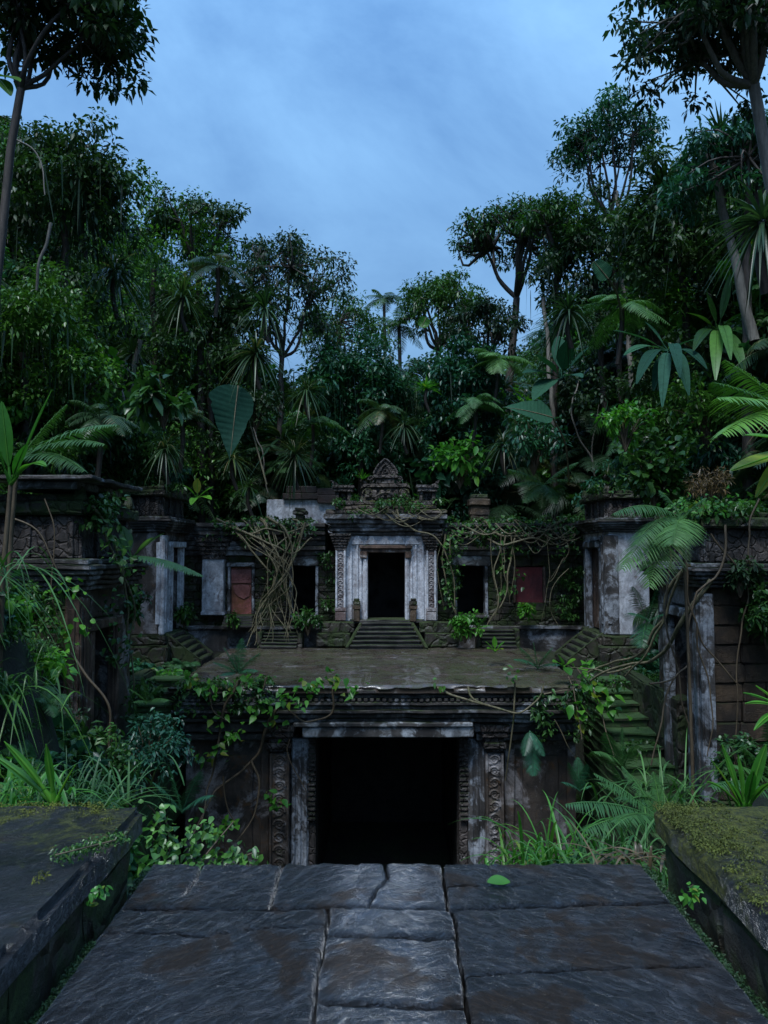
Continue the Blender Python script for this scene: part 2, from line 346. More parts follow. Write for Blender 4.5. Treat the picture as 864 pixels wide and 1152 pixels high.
def slate(name, mossy):
    m, nt, b = nodes(name); L = nt.links.new; geo = N(nt, 'ShaderNodeNewGeometry'); pos = geo.outputs['Position']
    n1 = noise(nt, 1.6, pos, 7, .65, .3); n2 = noise(nt, 22, pos, 6, .7); n3 = noise(nt, 3.2, pos, 5, .6, .6)
    col = mix(nt, ramp(nt, n1, .4, .62), (.014, .013, .016), (.045, .048, .058))
    col = mix(nt, ramp(nt, n3, .53, .62), col, (.04, .022, .01))
    col = mix(nt, .6, col, ramp(nt, n2, .25, .75, (.5, .5, .5, 1), (1.3, 1.3, 1.3, 1)), 'MULTIPLY')
    rg = N(nt, 'ShaderNodeMapRange'); L(n3, rg.inputs[0]); rg.inputs[1].default_value = .4; rg.inputs[2].default_value = .62; rg.inputs[3].default_value = .35; rg.inputs[4].default_value = .6
    r_ = rg.outputs[0]
    L(r_, b.inputs['Roughness']); b.inputs['Specular IOR Level'].default_value = .5
    sxp = N(nt, 'ShaderNodeSeparateXYZ'); L(pos, sxp.inputs[0])
    hs = []
    for rz in (-.75, .6):
        vr = N(nt, 'ShaderNodeVectorRotate', rotation_type='Z_AXIS'); vr.inputs['Angle'].default_value = rz; L(pos, vr.inputs[0])
        mp = N(nt, 'ShaderNodeMapping'); mp.inputs['Scale'].default_value = (1.0, 3.2, 2.0); L(vr.outputs[0], mp.inputs[0]); q_ = noise(nt, 12, mp.outputs[0], 8, .62, 1.2); q_ = mth(nt, 'SUBTRACT', 1.0, mth(nt, 'ABSOLUTE', mth(nt, 'MULTIPLY', mth(nt, 'SUBTRACT', q_, .5), 5.0))); hs.append(q_)
    hm = N(nt, 'ShaderNodeMix'); lr = N(nt, 'ShaderNodeMath', operation='GREATER_THAN'); L(sxp.outputs[0], lr.inputs[0]); lr.inputs[1].default_value = 0; L(lr.outputs[0], hm.inputs[0]); L(hs[0], hm.inputs[2]); L(hs[1], hm.inputs[3])
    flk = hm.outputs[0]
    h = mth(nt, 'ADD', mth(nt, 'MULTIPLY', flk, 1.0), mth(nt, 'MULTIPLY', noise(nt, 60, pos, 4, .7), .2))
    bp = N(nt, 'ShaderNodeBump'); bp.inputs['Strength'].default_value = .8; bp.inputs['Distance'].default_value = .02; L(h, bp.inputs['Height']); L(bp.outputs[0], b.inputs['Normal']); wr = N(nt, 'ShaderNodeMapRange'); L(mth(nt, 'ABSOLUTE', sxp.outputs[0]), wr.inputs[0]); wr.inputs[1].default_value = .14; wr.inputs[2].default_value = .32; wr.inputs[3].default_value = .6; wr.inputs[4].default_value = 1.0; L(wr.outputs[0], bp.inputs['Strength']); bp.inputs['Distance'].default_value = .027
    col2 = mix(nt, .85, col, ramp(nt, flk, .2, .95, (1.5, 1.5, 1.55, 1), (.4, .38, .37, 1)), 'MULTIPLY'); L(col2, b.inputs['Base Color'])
    b.inputs['Coat Weight'].default_value = .8; b.inputs['Coat IOR'].default_value = 2.15; b.inputs['Coat Roughness'].default_value = .07; L(bp.outputs[0], b.inputs['Coat Normal'])
    ja = N(nt, 'ShaderNodeAttribute', attribute_name='tint'); L(mth(nt, 'MULTIPLY', mth(nt, 'SUBTRACT', 1.0, ja.outputs['Fac'], True), .5), b.inputs['Specular IOR Level']); col2 = mix(nt, ja.outputs['Fac'], col2, (.007, .006, .005)); L(col2, b.inputs['Base Color'])
    L(mth(nt, 'MULTIPLY', mth(nt, 'SUBTRACT', 1.0, ja.outputs['Fac']), ramp(nt, n3, .55, .63, (1, 1, 1, 1), (.25, .25, .25, 1))), b.inputs['Coat Weight'])
    if mossy is not None:
        sx = N(nt, 'ShaderNodeSeparateXYZ'); L(pos, sx.inputs[0])
        ym = N(nt, 'ShaderNodeMapRange'); L(sx.outputs[1], ym.inputs[0]); ym.inputs[1].default_value = mossy[0]; ym.inputs[2].default_value = mossy[1]; ym.inputs[3].default_value = 0; ym.inputs[4].default_value = mossy[2]
        mm = ramp(nt, mth(nt, 'ADD', noise(nt, 5.0, pos, 8, .75, .8), ym.outputs[0]), .6, .74)
        mc = mix(nt, ramp(nt, noise(nt, 40, pos, 3, .7), .35, .65), (.035, .05, .008), (.16, .17, .02))
        col2 = mix(nt, mm, col2, mc); L(col2, b.inputs['Base Color']); L(mth(nt, 'MULTIPLY', mth(nt, 'SUBTRACT', 1.0, mm), .9), b.inputs['Coat Weight']); L(mth(nt, 'MAXIMUM', rg.outputs[0], mth(nt, 'MULTIPLY', mm, .9)), b.inputs['Roughness'])
    return m
M['slate'] = slate('wet_slate', None)
def dull(k, w):
    nt = M[k].node_tree; b = nt.nodes['Principled BSDF']; l = b.inputs['Coat Weight'].links[0]; o = l.from_socket; m = nt.nodes.new('ShaderNodeMath'); m.operation = 'MULTIPLY'; m.inputs[1].default_value = w; nt.links.new(o, m.inputs[0]); nt.links.new(m.outputs[0], b.inputs['Coat Weight'])
M['slateL'] = slate('wet_slate_with_moss', (2.7, 3.7, .16)); M['slateR'] = slate('mossy_wet_slate', (2.3, 3.7, .27)); dull('slateL', .5); dull('slateR', .5)
# ------------------------------------------------------------------ terrain
def H(x, y):
    x = np.asarray(x, float); y = np.asarray(y, float); a = np.abs(x)
    bank = 4.3*ss(a, 1.3, 2.6)*(1-.62*ss(y, 7.5, 12.5))+1.6*ss(a, 2.8, 4.8)*(1-ss(y, 8, 12))
    bank = bank*(1-ss(4.85-a, 0, .5)*ss(y, 11, 14))+2.0*ss(-x, 3.25, 4.3)*ss(y, 5.6, 6.8)*(1-ss(y, 8.6, 10.5))
    side = np.clip(1.4+(y-10.5)*.47, 0, 4.7)*ss(a, 4.95, 5.3)
    mid = 4.85*ss(y, 22.45, 22.9)
    base = np.maximum(np.maximum(bank, side), mid)
    a0 = np.minimum(8.6, 4.4+.27*y)
    d = np.maximum(0, a-a0-.35); hs = 22*(1-np.exp(-d/11.0*1.25)); hs = hs+.25*d
    hb = 13*(1-np.exp(-np.maximum(0, y-28.5)*.42/13)); hb = hb+3.0*ss(y, 28, 32)
    n = fbm(np.stack([x*.16, y*.16, x*0], -1), 4, 3)-.5
    return base+np.sqrt(hs**2+hb**2)+n*3.2*ss(hs+hb, .5, 6)+(fbm(np.stack([x*.9, y*.9, x*0], -1), 3, 5)-.5)*.25*ss(base, .5, 2)*(1-ss(y, 22, 22.5)*(a < 8))
xs = np.unique(np.round(np.concatenate([np.linspace(-140, -30, 40), np.linspace(-30, -9, 50), np.linspace(-9, 9, 100), np.linspace(9, 30, 50), np.linspace(30, 140, 40)]), 3))
ys = np.unique(np.round(np.concatenate([np.linspace(-60, 3, 20), np.linspace(3, 32, 150), np.linspace(32, 90, 80), np.linspace(90, 300, 30)]), 3))
GX, GY = np.meshgrid(xs, ys, indexing='ij'); GZ = H(GX, GY)
GZ[(GY < 4.2)] = np.minimum(GZ[(GY < 4.2)], 5.6)
V = np.stack([GX, GY, GZ], -1).reshape(-1, 3); nx, ny = len(xs), len(ys)
i, j = np.meshgrid(np.arange(nx-1), np.arange(ny-1), indexing='ij'); a = i*ny+j
Q = np.stack([a, a+ny, a+ny+1, a+1], -1).reshape(-1, 4)
tag(mk('ground', V, Q, M['soil'], smooth=True), kind='structure')
def gz(x, y): return float(H(x, y))
# ------------------------------------------------------------------ near platform of split slate slabs
def flo(px, py, z=6.4):
    a = (px-432)/F; b = (576-py)/F; dy = math.cos(TH)-b*math.sin(TH); dz = math.sin(TH)+b*math.cos(TH); s = (z-CZ)/dz
    return np.array([a*s, dy*s])
YE = flo(436, 971)[1]; XW = 1.275
joints = [[(140, 1024), (304, 1025), (412, 1022), (505, 1024), (760, 1018)], [(319, 971), (304, 1025)], [(432, 971), (434, 990), (411, 1022)], [(498, 970), (505, 1024)],
          [(370, 1025), (350, 1152), (338, 1230)], [(508, 1024), (528, 1152), (541, 1230)], [(370, 1056), (510, 1056)], [(362, 1131), (522, 1136)],
          [(230, 971), (208, 1010)], [(345, 1600), (530, 1600)], [(90, 1200), (338, 1190)], [(541, 1210), (900, 1205)]]
cracks = [[(115, 1053), (230, 1054), (330, 1046), (368, 1044)], [(520, 1101), (640, 1096), (800, 1092)], [(498, 998), (560, 1000), (610, 994)]]
def segdist(P, lines):
    D = np.full(P.shape[:-1], 9.)
    for ln in lines:
        w = [flo(*p) for p in ln]
        for p, q in zip(w[:-1], w[1:]):
            v = q-p; t = np.clip(((P-p)@v)/(v@v), 0, 1); D = np.minimum(D, np.linalg.norm(P-(p+t[..., None]*v), axis=-1))
    return D
def relief(X, Y, rot, seed):
    c, s = np.cos(rot), np.sin(rot); u = X*c+Y*s; v = -X*s+Y*c
    w = fbm(np.stack([u*2.5, v*2.5, u*0], -1), 3, seed)*1.6
    n = fbm(np.stack([u*5+w, v*15+w*3, u*0], -1), 4, seed+3); r1 = 1-np.abs(2*n-1)*2.2
    n2 = fbm(np.stack([u*13, v*32, u*0+3], -1), 3, seed+9)
    return .009*r1+.010*(n2-.5)+.010*(fbm(np.stack([u*1.5, v*1.5, u*0], -1), 3, seed+5)-.5)
xs = np.linspace(-XW, XW, 380); ys = np.concatenate([np.linspace(-2.5, 2.0, 70)[:-1], np.linspace(2.0, YE, 330)])
GX, GY = np.meshgrid(xs, ys, indexing='ij'); P = np.stack([GX+.065, GY], -1)
wob = P+(np.stack([vn(np.stack([GX*7, GY*7, GX*0], -1), 2), vn(np.stack([GX*7, GY*7, GX*0+9], -1), 4)], -1)-.5)*.022
dj = np.minimum(segdist(wob, [j_ for j_ in joints if abs(j_[0][1]-j_[-1][1]) > 12]), segdist(wob, [j_ for j_ in joints if abs(j_[0][1]-j_[-1][1]) <= 12])*.62); dc = segdist(wob, cracks)*.7
left = GX < -.19; right = GX > .19
rot = np.where(left, .65, np.where(right, -.5, .1)); sd = np.where(left, 1, 2)
Z = np.where(left, relief(GX, GY, .75, 20), np.where(right, relief(GX, GY, -.55, 40), relief(GX, GY, .2, 60)))
ctr = np.exp(-(GX/.22)**4)
Z = 6.4+Z+.008*ss(dj, 0, .03)-.05*np.exp(-(dj/.0062)**2)-.03*np.exp(-(dc/.0045)**2)
Z += np.where(left & (dc > 0), .0, 0)
edge = np.minimum(XW-np.abs(GX), YE-GY); Z -= .05*(1-ss(edge, 0, .05))
GYe = GY+np.where(GY > YE-.02, 1, 0)*(vn(np.stack([GX*9, GX*0, GX*0], -1), 8)-.6)*.035
V = np.stack([GX+.065, GYe, Z], -1).reshape(-1, 3); nx, ny = GX.shape
i, j = np.meshgrid(np.arange(nx-1), np.arange(ny-1), indexing='ij'); a = i*ny+j
Q = np.stack([a, a+ny, a+ny+1, a+1], -1).reshape(-1, 4)
Vs = [V]; Qs = [Q]; n = len(V)
for rim in (np.arange(nx)*ny+ny-1, np.arange(ny), (nx-1)*ny+np.arange(ny)):
    low = V[rim].copy(); low[:, 2] = 4.6; k = len(rim); Vs.append(low)
    Qs.append(np.stack([rim[:-1], rim[1:], n+np.arange(1, k), n+np.arange(k-1)], 1)); n += k
jm = np.maximum(np.exp(-(dj/.0075)**2), .9*np.exp(-(dc/.0045)**2))[:-1, :-1].reshape(-1); Qa = np.concatenate(Qs)
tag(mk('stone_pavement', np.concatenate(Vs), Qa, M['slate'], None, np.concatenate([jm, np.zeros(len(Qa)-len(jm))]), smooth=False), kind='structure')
# parapets
for sg, label, mt in ((-1, 'broad low slab wall of wet dark slate left of the pavement, with a sprig of moss on its edge', M['slateL']), (1, 'broad low slab wall right of the pavement with yellow-green moss on its far end', M['slateR'])):
    t = thing('parapet_wall', label, 'wall', (sg*2.2, 1, 5.5)); inn = 1.285+.075*sg
    p = Part()
    for (c0, c1, dz) in ((-2, .35, 0), (.358, 2.1, .006), (2.108, 3.83, -.004)): p.box(sg*(inn+abs(dz)), sg*3.2, c0, c1, 6.56+dz, 6.715+dz, .045, .045)
    V = np.concatenate(p.V)
    # refine top relief
    top = V[:, 2] > 6.64
    V[top, 2] += (fbm(V[top]*np.array([2.2, 2.2, 0]), 4, 80)-.5)*.05
    sidev = np.abs(V[:, 0]) < inn+.015; V[sidev, 0] += sg*(fbm(V[sidev]*4, 4, 7)-.5)*.05
    mk('coping', V, p.F, mt, t)
    p = Part()
    y = -2
    while y < 3.7:
        w = .45+.4*random.random(); p.box(sg*(inn+.035+.035*random.random()), sg*3.0, y, min(y+w, 3.78), 5.2, 6.55, .12, .03); y += w+.012
    p.build('wall', M['moss'], t, .035, 4)
# ------------------------------------------------------------------ lower gate
def A(px, py, Y): return at(px, py, Y)
ZT = at(436, 772, 16.3)[2]
t = thing('gate_temple', 'lower stone temple with a wide black doorway and carved pilasters under a flat terrace roof', 'temple', (0.08, 19, 0))
xl, xr = A(188, 775, 16.3)[0], A(662, 775, 16.3)[0]; cx = (xl+xr)/2; hw = (xr-xl)/2
p = Part(); p.box(xl+.3, xr-.3, 18.01, 22.6, 3.9, ZT-.16, .5); p.build('roof_slab', M['dark'], t)
# terrace paving with raised uneven stones
gx = np.linspace(xl, xr, 190); gy = np.concatenate([[16.3], 16.3+np.linspace(.02, 6.3, 150)]); TX, TY = np.meshgrid(gx, gy, indexing='ij')
rj = np.random.default_rng(4); rows = [16.3]
while rows[-1] < 22.6: rows.append(rows[-1]+.8+.8*rj.random())
dj_ = np.full(TX.shape, 9.); hh = np.zeros(TX.shape); wy = TY+(vn(np.stack([TX*1.3, TY*1.3, TX*0], -1), 6)-.5)*.16; wx = TX+(vn(np.stack([TX*1.3, TY*1.3, TX*0], -1), 7)-.5)*.16
for r0_, r1_ in zip(rows[:-1], rows[1:]):
    inr = (wy >= r0_) & (wy < r1_); dj_ = np.where(inr, np.minimum(dj_, np.minimum(wy-r0_, r1_-wy)+(9 if False else 0)), dj_); x_ = xl-rj.random()
    while x_ < xr:
        x2_ = x_+1.0+1.6*rj.random(); ins = inr & (wx >= x_) & (wx < x2_); dj_ = np.where(ins, np.minimum(dj_, np.minimum(wx-x_, x2_-wx)), dj_); hh = np.where(ins, rj.normal()*.008, hh); x_ = x2_
TZ = ZT+hh*ss(dj_, 0, .08)-.02*np.exp(-(dj_/.04)**2)+(fbm(np.stack([TX*.8, TY*.8, TX*0], -1), 4, 9)-.5)*.07+(fbm(np.stack([TX*5, TY*5, TX*0], -1), 3, 12)-.5)*.02
ed = np.minimum(np.minimum(TX-xl, xr-TX), TY-16.3); TZ -= .035*(1-ss(ed, 0, .1))*(.4+1.2*vn(np.stack([TX*4, TY*4, TX*0], -1), 14))
TYe = TY+np.where(TY < 16.31, 1, 0)*(vn(np.stack([TX*3, TX*0, TX*0], -1), 15)-.3)*.07
V = np.stack([TX, TYe, TZ], -1).reshape(-1, 3); nx, ny = TX.shape; i, j = np.meshgrid(np.arange(nx-1), np.arange(ny-1), indexing='ij'); a = i*ny+j
Qs = [np.stack([a, a+ny, a+ny+1, a+1], -1).reshape(-1, 4)]; Vs = [V]; n = len(V)
for rim in (np.arange(nx)*ny, np.arange(ny), (nx-1)*ny+np.arange(ny)):
    low = V[rim].copy(); low[:, 2] = ZT-.15; k = len(rim); Vs.append(low); Qs.append(np.stack([rim[:-1], rim[1:], n+np.arange(1, k), n+np.arange(k-1)], 1)); n += k
mk('terrace_paving', np.concatenate(Vs), np.concatenate(Qs), M['deck'], t)
p = Part()
lay = [(776, 781, .0), (781, 786, .10), (790, 794, .04), (794, 799, .12), (799, 803, .05), (803, 808, .2), (808, 813, .28)]
for y0, y1, ins in lay:
    Yf = 16.3+ins+.03
    p.box(xl+ins, xr-ins, Yf, 18, A(0, y1, Yf)[2]+.003, A(0, y0, Yf)[2]-.003, .25, .02)
p.build('cornice', M['dark'], t, .02)
p = Part(); x = xl+.1
while x < xr-.15:
    p.box(x, x+.085, 16.36, 16.55, A(0, 790, 16.36)[2]+.01, A(0, 786, 16.36)[2], .3, .01); x += .135
p.box(xl+.16, xr-.16, 16.5, 18, A(0, 790, 16.5)[2], A(0, 785, 16.5)[2], .3)
p.build('dentil_course', M['dark'], t, .008)
p = Part()
for (x0, x1, y0, y1, Y) in ((330, 532, 813, 818, 16.45), (340, 533, 818, 830, 16.5)): p.pbox(x0, x1, y0, y1, Y, 17.4, .2)
p.build('lintel', M['lintel'], t, .012)
for (x0, x1) in ((206, 329), (533, 652)):
    p = Part(); p.pbox(x0, x1, 813.5, 824, 16.75, 17.6, .25); p.pbox(x0+3, x1-3, 825, 833, 16.85, 17.6, .25)
    p.build('entablature', M['dark'], t, .015)
zb = -.2
for (x0, x1) in ((208, 303), (568, 648)):
    p = Part(); a, b = A(x0, 890, 17.05)[0], A(x1, 890, 17.05)[0]; zt = A(0, 833, 17.05)[2]
    p.box(a, b, 17.15, 17.9, zb, zt, .3)
    p.box(a, a+.22, 17.05, 17.15, zb, zt-.02, .3); p.box(b-.2, b, 17.05, 17.15, zb, zt-.02, .3)
    p.box(a+.42, b-.38, 17.09, 17.15, .8, zt-.35, .25); p.box(a, b, 16.9, 17.04, zb, .7, .3)
    p.build('wall', M['gate'], t, .03)
def scrolls(p, x0, x1, z0, z1, y, r=.02, fl=1):
    w = (x1-x0)/2; cx_ = (x0+x1)/2; n = max(2, int((z1-z0)/(w*1.75))); st = (z1-z0)/n
    for k in range(n):
        cz = z1-st*(k+.5); th = np.linspace(0, 3.6*PI, 26); rr = w*.82*(1-th/(4.6*PI)); sg = 1 if k % 2 == 0 else -1
        p.tube(np.stack([cx_+sg*rr*np.cos(th), np.full(26, y)+.002*th, cz+fl*rr*np.sin(th)*st/(2*w)*1.05], 1), np.linspace(r*1.35, r*.9, 26), 6)
        th = np.linspace(-.2, PI*.9, 8)
        p.tube(np.stack([cx_-sg*w*.5+.2*w*np.cos(th), np.full(8, y), cz-.42*st+.25*w*np.sin(th)], 1), np.linspace(r*.6, r*1.2, 8), 5)
for (x0, x1, sg) in ((303, 325, -1), (547, 567, 1)):
    a, b = A(x0, 890, 16.75)[0], A(x1, 890, 16.75)[0]; zt = A(0, 848, 16.75)[2]
    p = Part(); p.box(a, b, 16.82, 17.3, zb, zt, .2); p.box(a, a+.05, 16.76, 16.82, .6, zt, .2, .01); p.box(b-.05, b, 16.76, 16.82, .6, zt, .2, .01); p.box(a-.06, b+.06, 16.72, 17.25, zb, .6, .2)
    scrolls(p, a+.06, b-.06, .65, zt-.02, 16.81, .026)
    o = p.build('carved_pilaster', M['gate'], t, .008)
    q = Part()
    for k, (y0, y1, e) in enumerate(((846, 842, .0), (842, 835, .05), (835, 829, .02), (829, 822, .09), (822, 814, .13))):
        q.box(a-e, b+e, 16.74-e, 17.2, A(0, y0, 16.75)[2]+.003, A(0, y1, 16.75)[2]-.003, .2, .015)
    mk('capital', np.concatenate(q.V), q.F, M['carved'], t)
for (x0, x1, i0, i1) in ((327, 347, 345, 355), (527, 547, 517, 527)):
    p = Part(); zt = A(0, 832, 16.95)[2]
    a, b = A(x0, 890, 16.95)[0], A(x1, 890, 16.95)[0]
    p.box(a, b, 17.0, 17.6, zb, zt, .2); n = 3
    for k in range(n): xx = a+(b-a)*(k+.5)/n; p.box(xx-.035, xx+.035, 16.95, 17.0, zb, zt-.05, .2, .012)
    p.build('door_jamb', M['jamb'], t, .01)
    p = Part(); a, b = A(i0, 890, 17.05)[0], A(i1, 890, 17.05)[0]; zc = A(0, 922, 17.05)[2]
    p.box(a, b, 17.1, 17.7, zb, zt, .2); p.box(a+.02, b-.02, 17.04, 17.1, zc, zt, .2, .01)
    k = 0; z = zt-.1
    while z > zc: p.box(a, b, 17.0, 17.06, z-.07, z, .2, .02); z -= .11
    p.build('carved_bracket', M['carved'], t, .006)
a, b = A(355, 890, 17.05)[0], A(517, 890, 17.05)[0]; zt = A(0, 830, 16.6)[2]
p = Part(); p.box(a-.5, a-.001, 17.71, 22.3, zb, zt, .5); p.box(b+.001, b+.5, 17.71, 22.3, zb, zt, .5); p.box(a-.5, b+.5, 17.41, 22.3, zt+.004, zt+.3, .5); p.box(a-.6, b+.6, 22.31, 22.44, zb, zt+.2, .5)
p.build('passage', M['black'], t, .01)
for x in (xl+.5, xr-.95): p = Part(); p.box(x, x+.45, 17.95, 22.4, -.2, 3.88, .5); p.build('side_wall', M['moss'], t, .03)
# ------------------------------------------------------------------ stairs
def step(p, x0, x1, yf, yb, za, zb2):
    t_ = min(.055, (zb2-za)*.45); p.box(x0+.02, x1-.02, yf+.045, yb, za+.002, zb2-t_-.002, .25, .012); p.box(x0, x1, yf, yb, zb2-t_, zb2, .2, .018)
def stairs(p, x0, x1, ya, yb, za, zb_, n, lip=.03):
    """climbs from (ya,za) to (yb,zb) along +y"""
    dy = (yb-ya)/n; dz = (zb_-za)/n
    for k in range(n):
        step(p, x0, x1, ya+k*dy, yb, za+k*dz-(.25 if k == 0 else 0), za+(k+1)*dz)
for nm, px0, px1, lab in (('r', 683, 732, 'flight of green mossy steps right of the lower doorway, climbing beside the terrace'), ('l', 140, 186, 'short flight of mossy steps left of the lower temple, behind the blue-green shrub')):
    a, b = at(px0, 800, 16)[0], at(px1, 800, 16)[0]
    t = thing('staircase', lab, 'stairs', ((a+b)/2, 16, 3)); p = Part(); stairs(p, a, b, 11.5, 18, 2.2, 5.0, 14); p.build('steps', M['mstair'], t, .04)
    p = Part(); 
    for x in ((b, b+.3) if nm == 'r' else (a-.3, a),): p.box(x[0], x[1], 14.5, 18.2, 2.6, 5.15, .3, .04)
    p.build('side_wall', M['moss'], t, .05)
# ------------------------------------------------------------------ upper temple
YW = 24.0; YP = 23.3
t = thing('ruined_temple', 'upper temple facade with a pale blue-white portal, dark doorway and low overgrown wings', 'temple', (0.1, 25, 4.9)); TEMPLE = t
p = Part()   # plinth
z0 = 4.7
p.box(A(205, 700, YW)[0], A(660, 700, YW)[0], 23.45, 27.5, z0, A(0, 708, 23.4)[2], .3)
p.box(A(212, 700, YW)[0], A(655, 700, YW)[0], 23.3, 23.449, A(0, 704, 23.3)[2]-.12, A(0, 704, 23.3)[2], .3, .03)
p.build('plinth', M['dark'], t, .03)
for a, b, c, d in ((361, 398, 356, 394), (472, 512, 478, 516)): p = Part(); p.pbox(a, b, 700, 712, 22.9, 23.29, .2); p.pbox(c, d, 712.3, 728, 22.8, 23.28, .2); p.build('plinth_step', M['moss'], t, .02)
# wing walls in blocks
def blocks(p, px0, px1, py0, py1, Y, dep=.5, ch=.24, jit=.05):
    a = at(px0, (py0+py1)/2, Y); b = at(px1, (py0+py1)/2, Y); zt_ = at(0, py0, Y)[2]; z_ = at(0, py1, Y)[2]
    blk(p, a[0], b[0], z_, zt_, Y, dep, ch, jit)
def blk(p, x0, x1, z_, zt_, Y, dep=.5, ch=.24, jit=.05):
    if x1 < x0: x0, x1 = x1, x0
    n = max(1, round((zt_-z_)/ch)); h = (zt_-z_)/n
    for r_ in range(n):
        x = x0
        while x < x1-.02:
            w = ch*(1.2+1.3*random.random()); xe = min(x+w, x1)
            if x1-xe < .12: xe = x1
            p.box(x+.004, xe-.004, Y+random.uniform(0, jit), Y+dep, z_+r_*h+.003, z_+(r_+1)*h-.003, .14, .02); x = xe
for prs, ins in ((((205, 256), (286, 325), (358, 378)), ((256, 286, 625, 636), (256, 286, 691, 707), (325, 358, 691, 707))), (((490, 511), (549, 580), (614, 662)), ((580, 614, 625, 637), (580, 614, 678, 707), (511, 549, 691, 707)))):
    p = Part()
    for a, b in prs: blocks(p, a, b, 625, 707, YW)
    for q_ in ins: blocks(p, *q_, YW)
    p.build('wing_wall', M['moss'], t, .03)
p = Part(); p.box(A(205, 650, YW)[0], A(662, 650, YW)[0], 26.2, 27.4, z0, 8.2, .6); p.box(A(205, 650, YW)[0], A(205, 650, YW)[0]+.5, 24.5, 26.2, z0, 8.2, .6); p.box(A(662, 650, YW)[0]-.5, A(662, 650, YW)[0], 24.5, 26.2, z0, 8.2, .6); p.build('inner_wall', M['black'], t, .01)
for nm, x0, x1 in (('a', 208, 366), ('b', 500, 656)):
    p = Part()
    for y0, y1, f in ((588, 593, -.5), (593, 597, -.38), (597, 602, -.42), (602, 608, -.3), (608, 614, -.2), (614, 619, -.26), (619, 625, -.12)):
        p.pbox(x0-f*-6, x1, y0+.15, y1-.15, YW+f, 27.2 if y0 == 588 else 25, .25, .02)
    p.build('entablature', M['dark'], t, .022)
    p = Part(); 
    n = 20
    for k in range(n): px = x0+4+(x1-x0-8)*(k+.5)/n; w = (x1-x0)/n*.36; p.pbox(px-w, px+w, 603.5, 607, YW-.36, YW-.2, .2, .01)
    p.build('carved_frieze', M['carved'], t, .01)
# white pillar left
def pillar(px0, px1, pyc, py0, py1, Y, mat='white', name='pillar'):
    p = Part(); p.pbox(px0, px1, py0, py1, Y, Y+.4, .2, .02)
    p.pbox(px0+4, px1-4, py0+5, py1-6, Y-.02, Y+.01, .2, .008); p.pbox(px0-1.5, px1+1.5, py1-4, py1, Y-.05, Y+.4, .2, .02)
    o = p.build(name, M[mat], t, .012)
    q = Part(); n = 5
    for k in range(n):
        a = pyc+(py0-pyc)*k/n; b = pyc+(py0-pyc)*(k+1)/n; e = (n-1-k)*1.9
        q.pbox(px0-e, px1+e, a+.15, b-.15, Y-.05-e*.02, Y+.4, .2, .012)
    q.build('capital', M['carved'], o if False else t, .01)
pillar(227, 251, 605, 629, 692, YW-.3)
for x0, x1, y0, y1 in ((325, 358, 625.5, 636.5), (508, 552, 625.5, 636.5)): p = Part(); p.pbox(x0, x1, y0, y1, YW-.1, YW+.5, .2); p.build('window_lintel', M['lintel'], t, .012)
for x0, x1, yb in ((325, 358, 692), (511, 549, 692)):
    p = Part(); p.pbox(x0, x0+3.2, 637, yb, YW-.05, YW+.4, .2, .012); p.pbox(x1-3.2, x1, 637, yb, YW-.05, YW+.4, .2, .012); p.pbox(x0-1, x1+1, yb+.2, yb+3, YW-.12, YW+.45, .2, .012)
    p.build('window_frame', M['jamb'], t, .008)
# orange niche + frame + steps, red door
p = Part(); p.pbox(256, 259, 638, 691, YW-.06, YW+.3, .2, .012); p.pbox(283, 286, 638, 691, YW-.06, YW+.3, .2, .012); p.pbox(255, 287, 633, 637.5, YW-.1, YW+.3, .2, .012); p.build('niche_frame', M['jamb'], t, .008)
p = Part(); p.pbox(259.2, 282.8, 638, 691, YW+.12, YW+.2, .15, .01)
o = p.build('niche_panel', M['orange'], t, .012)
o['label'] = 'peeling orange plaster panel'
p = Part(); p.pbox(259.3, 282.7, 640.5, 656, YW+.07, YW+.118, .1, .01)
for k in range(4):
    c = at(262.5+k*5.6, 650, YW+.06); th = np.linspace(0, 2.6*PI, 16); rr = .07*(1-th/(3.4*PI)); p.tube(np.stack([c[0]+rr*np.cos(th), th*0+c[1], c[2]+rr*np.sin(th)*1.5], 1), .014, 5)
p.prism([(at(x_, y_, YW+.09)[0], at(x_, y_, YW+.09)[2]) for x_, y_ in ((262, 659), (264, 667), (268, 671), (274, 674), (280, 671), (282, 662), (279, 658), (270, 657.5))], YW+.095, YW+.118)
p.build('plaster_relief', M['pink'], t, .006)
q = Part()
for k in range(7): px = 260.5+k*3; q.pbox(px, px+2, 646, 650, YW+.04, YW+.115, .1, .01)
q.build('stone_scrollwork', M['orange'], o, .006) if False else None
p = Part(); p.pbox(580.5, 611, 638, 678, YW+.1, YW+.16, .15, .01); p.pbox(595, 596.2, 640, 677, YW+.08, YW+.099, .2, .005); p.build('red_door', M['red'], t, .008)['label'] = 'faded red door leaf'
for xa in (611.2, 577.5): p = Part(); p.pbox(xa, xa+2.8, 637.5, 678, YW-.03, YW+.3, .2, .012); p.build('door_jamb', M['wood'], t, .008)
p = Part(); [p.pbox(249+k, 285-k*.4, 706-k*3.3-3, 706-k*3.3, 23.2+k*.12-.25, 23.99, .2, .012) for k in range(4)]; p.build('steps', M['stair'], t, .01)
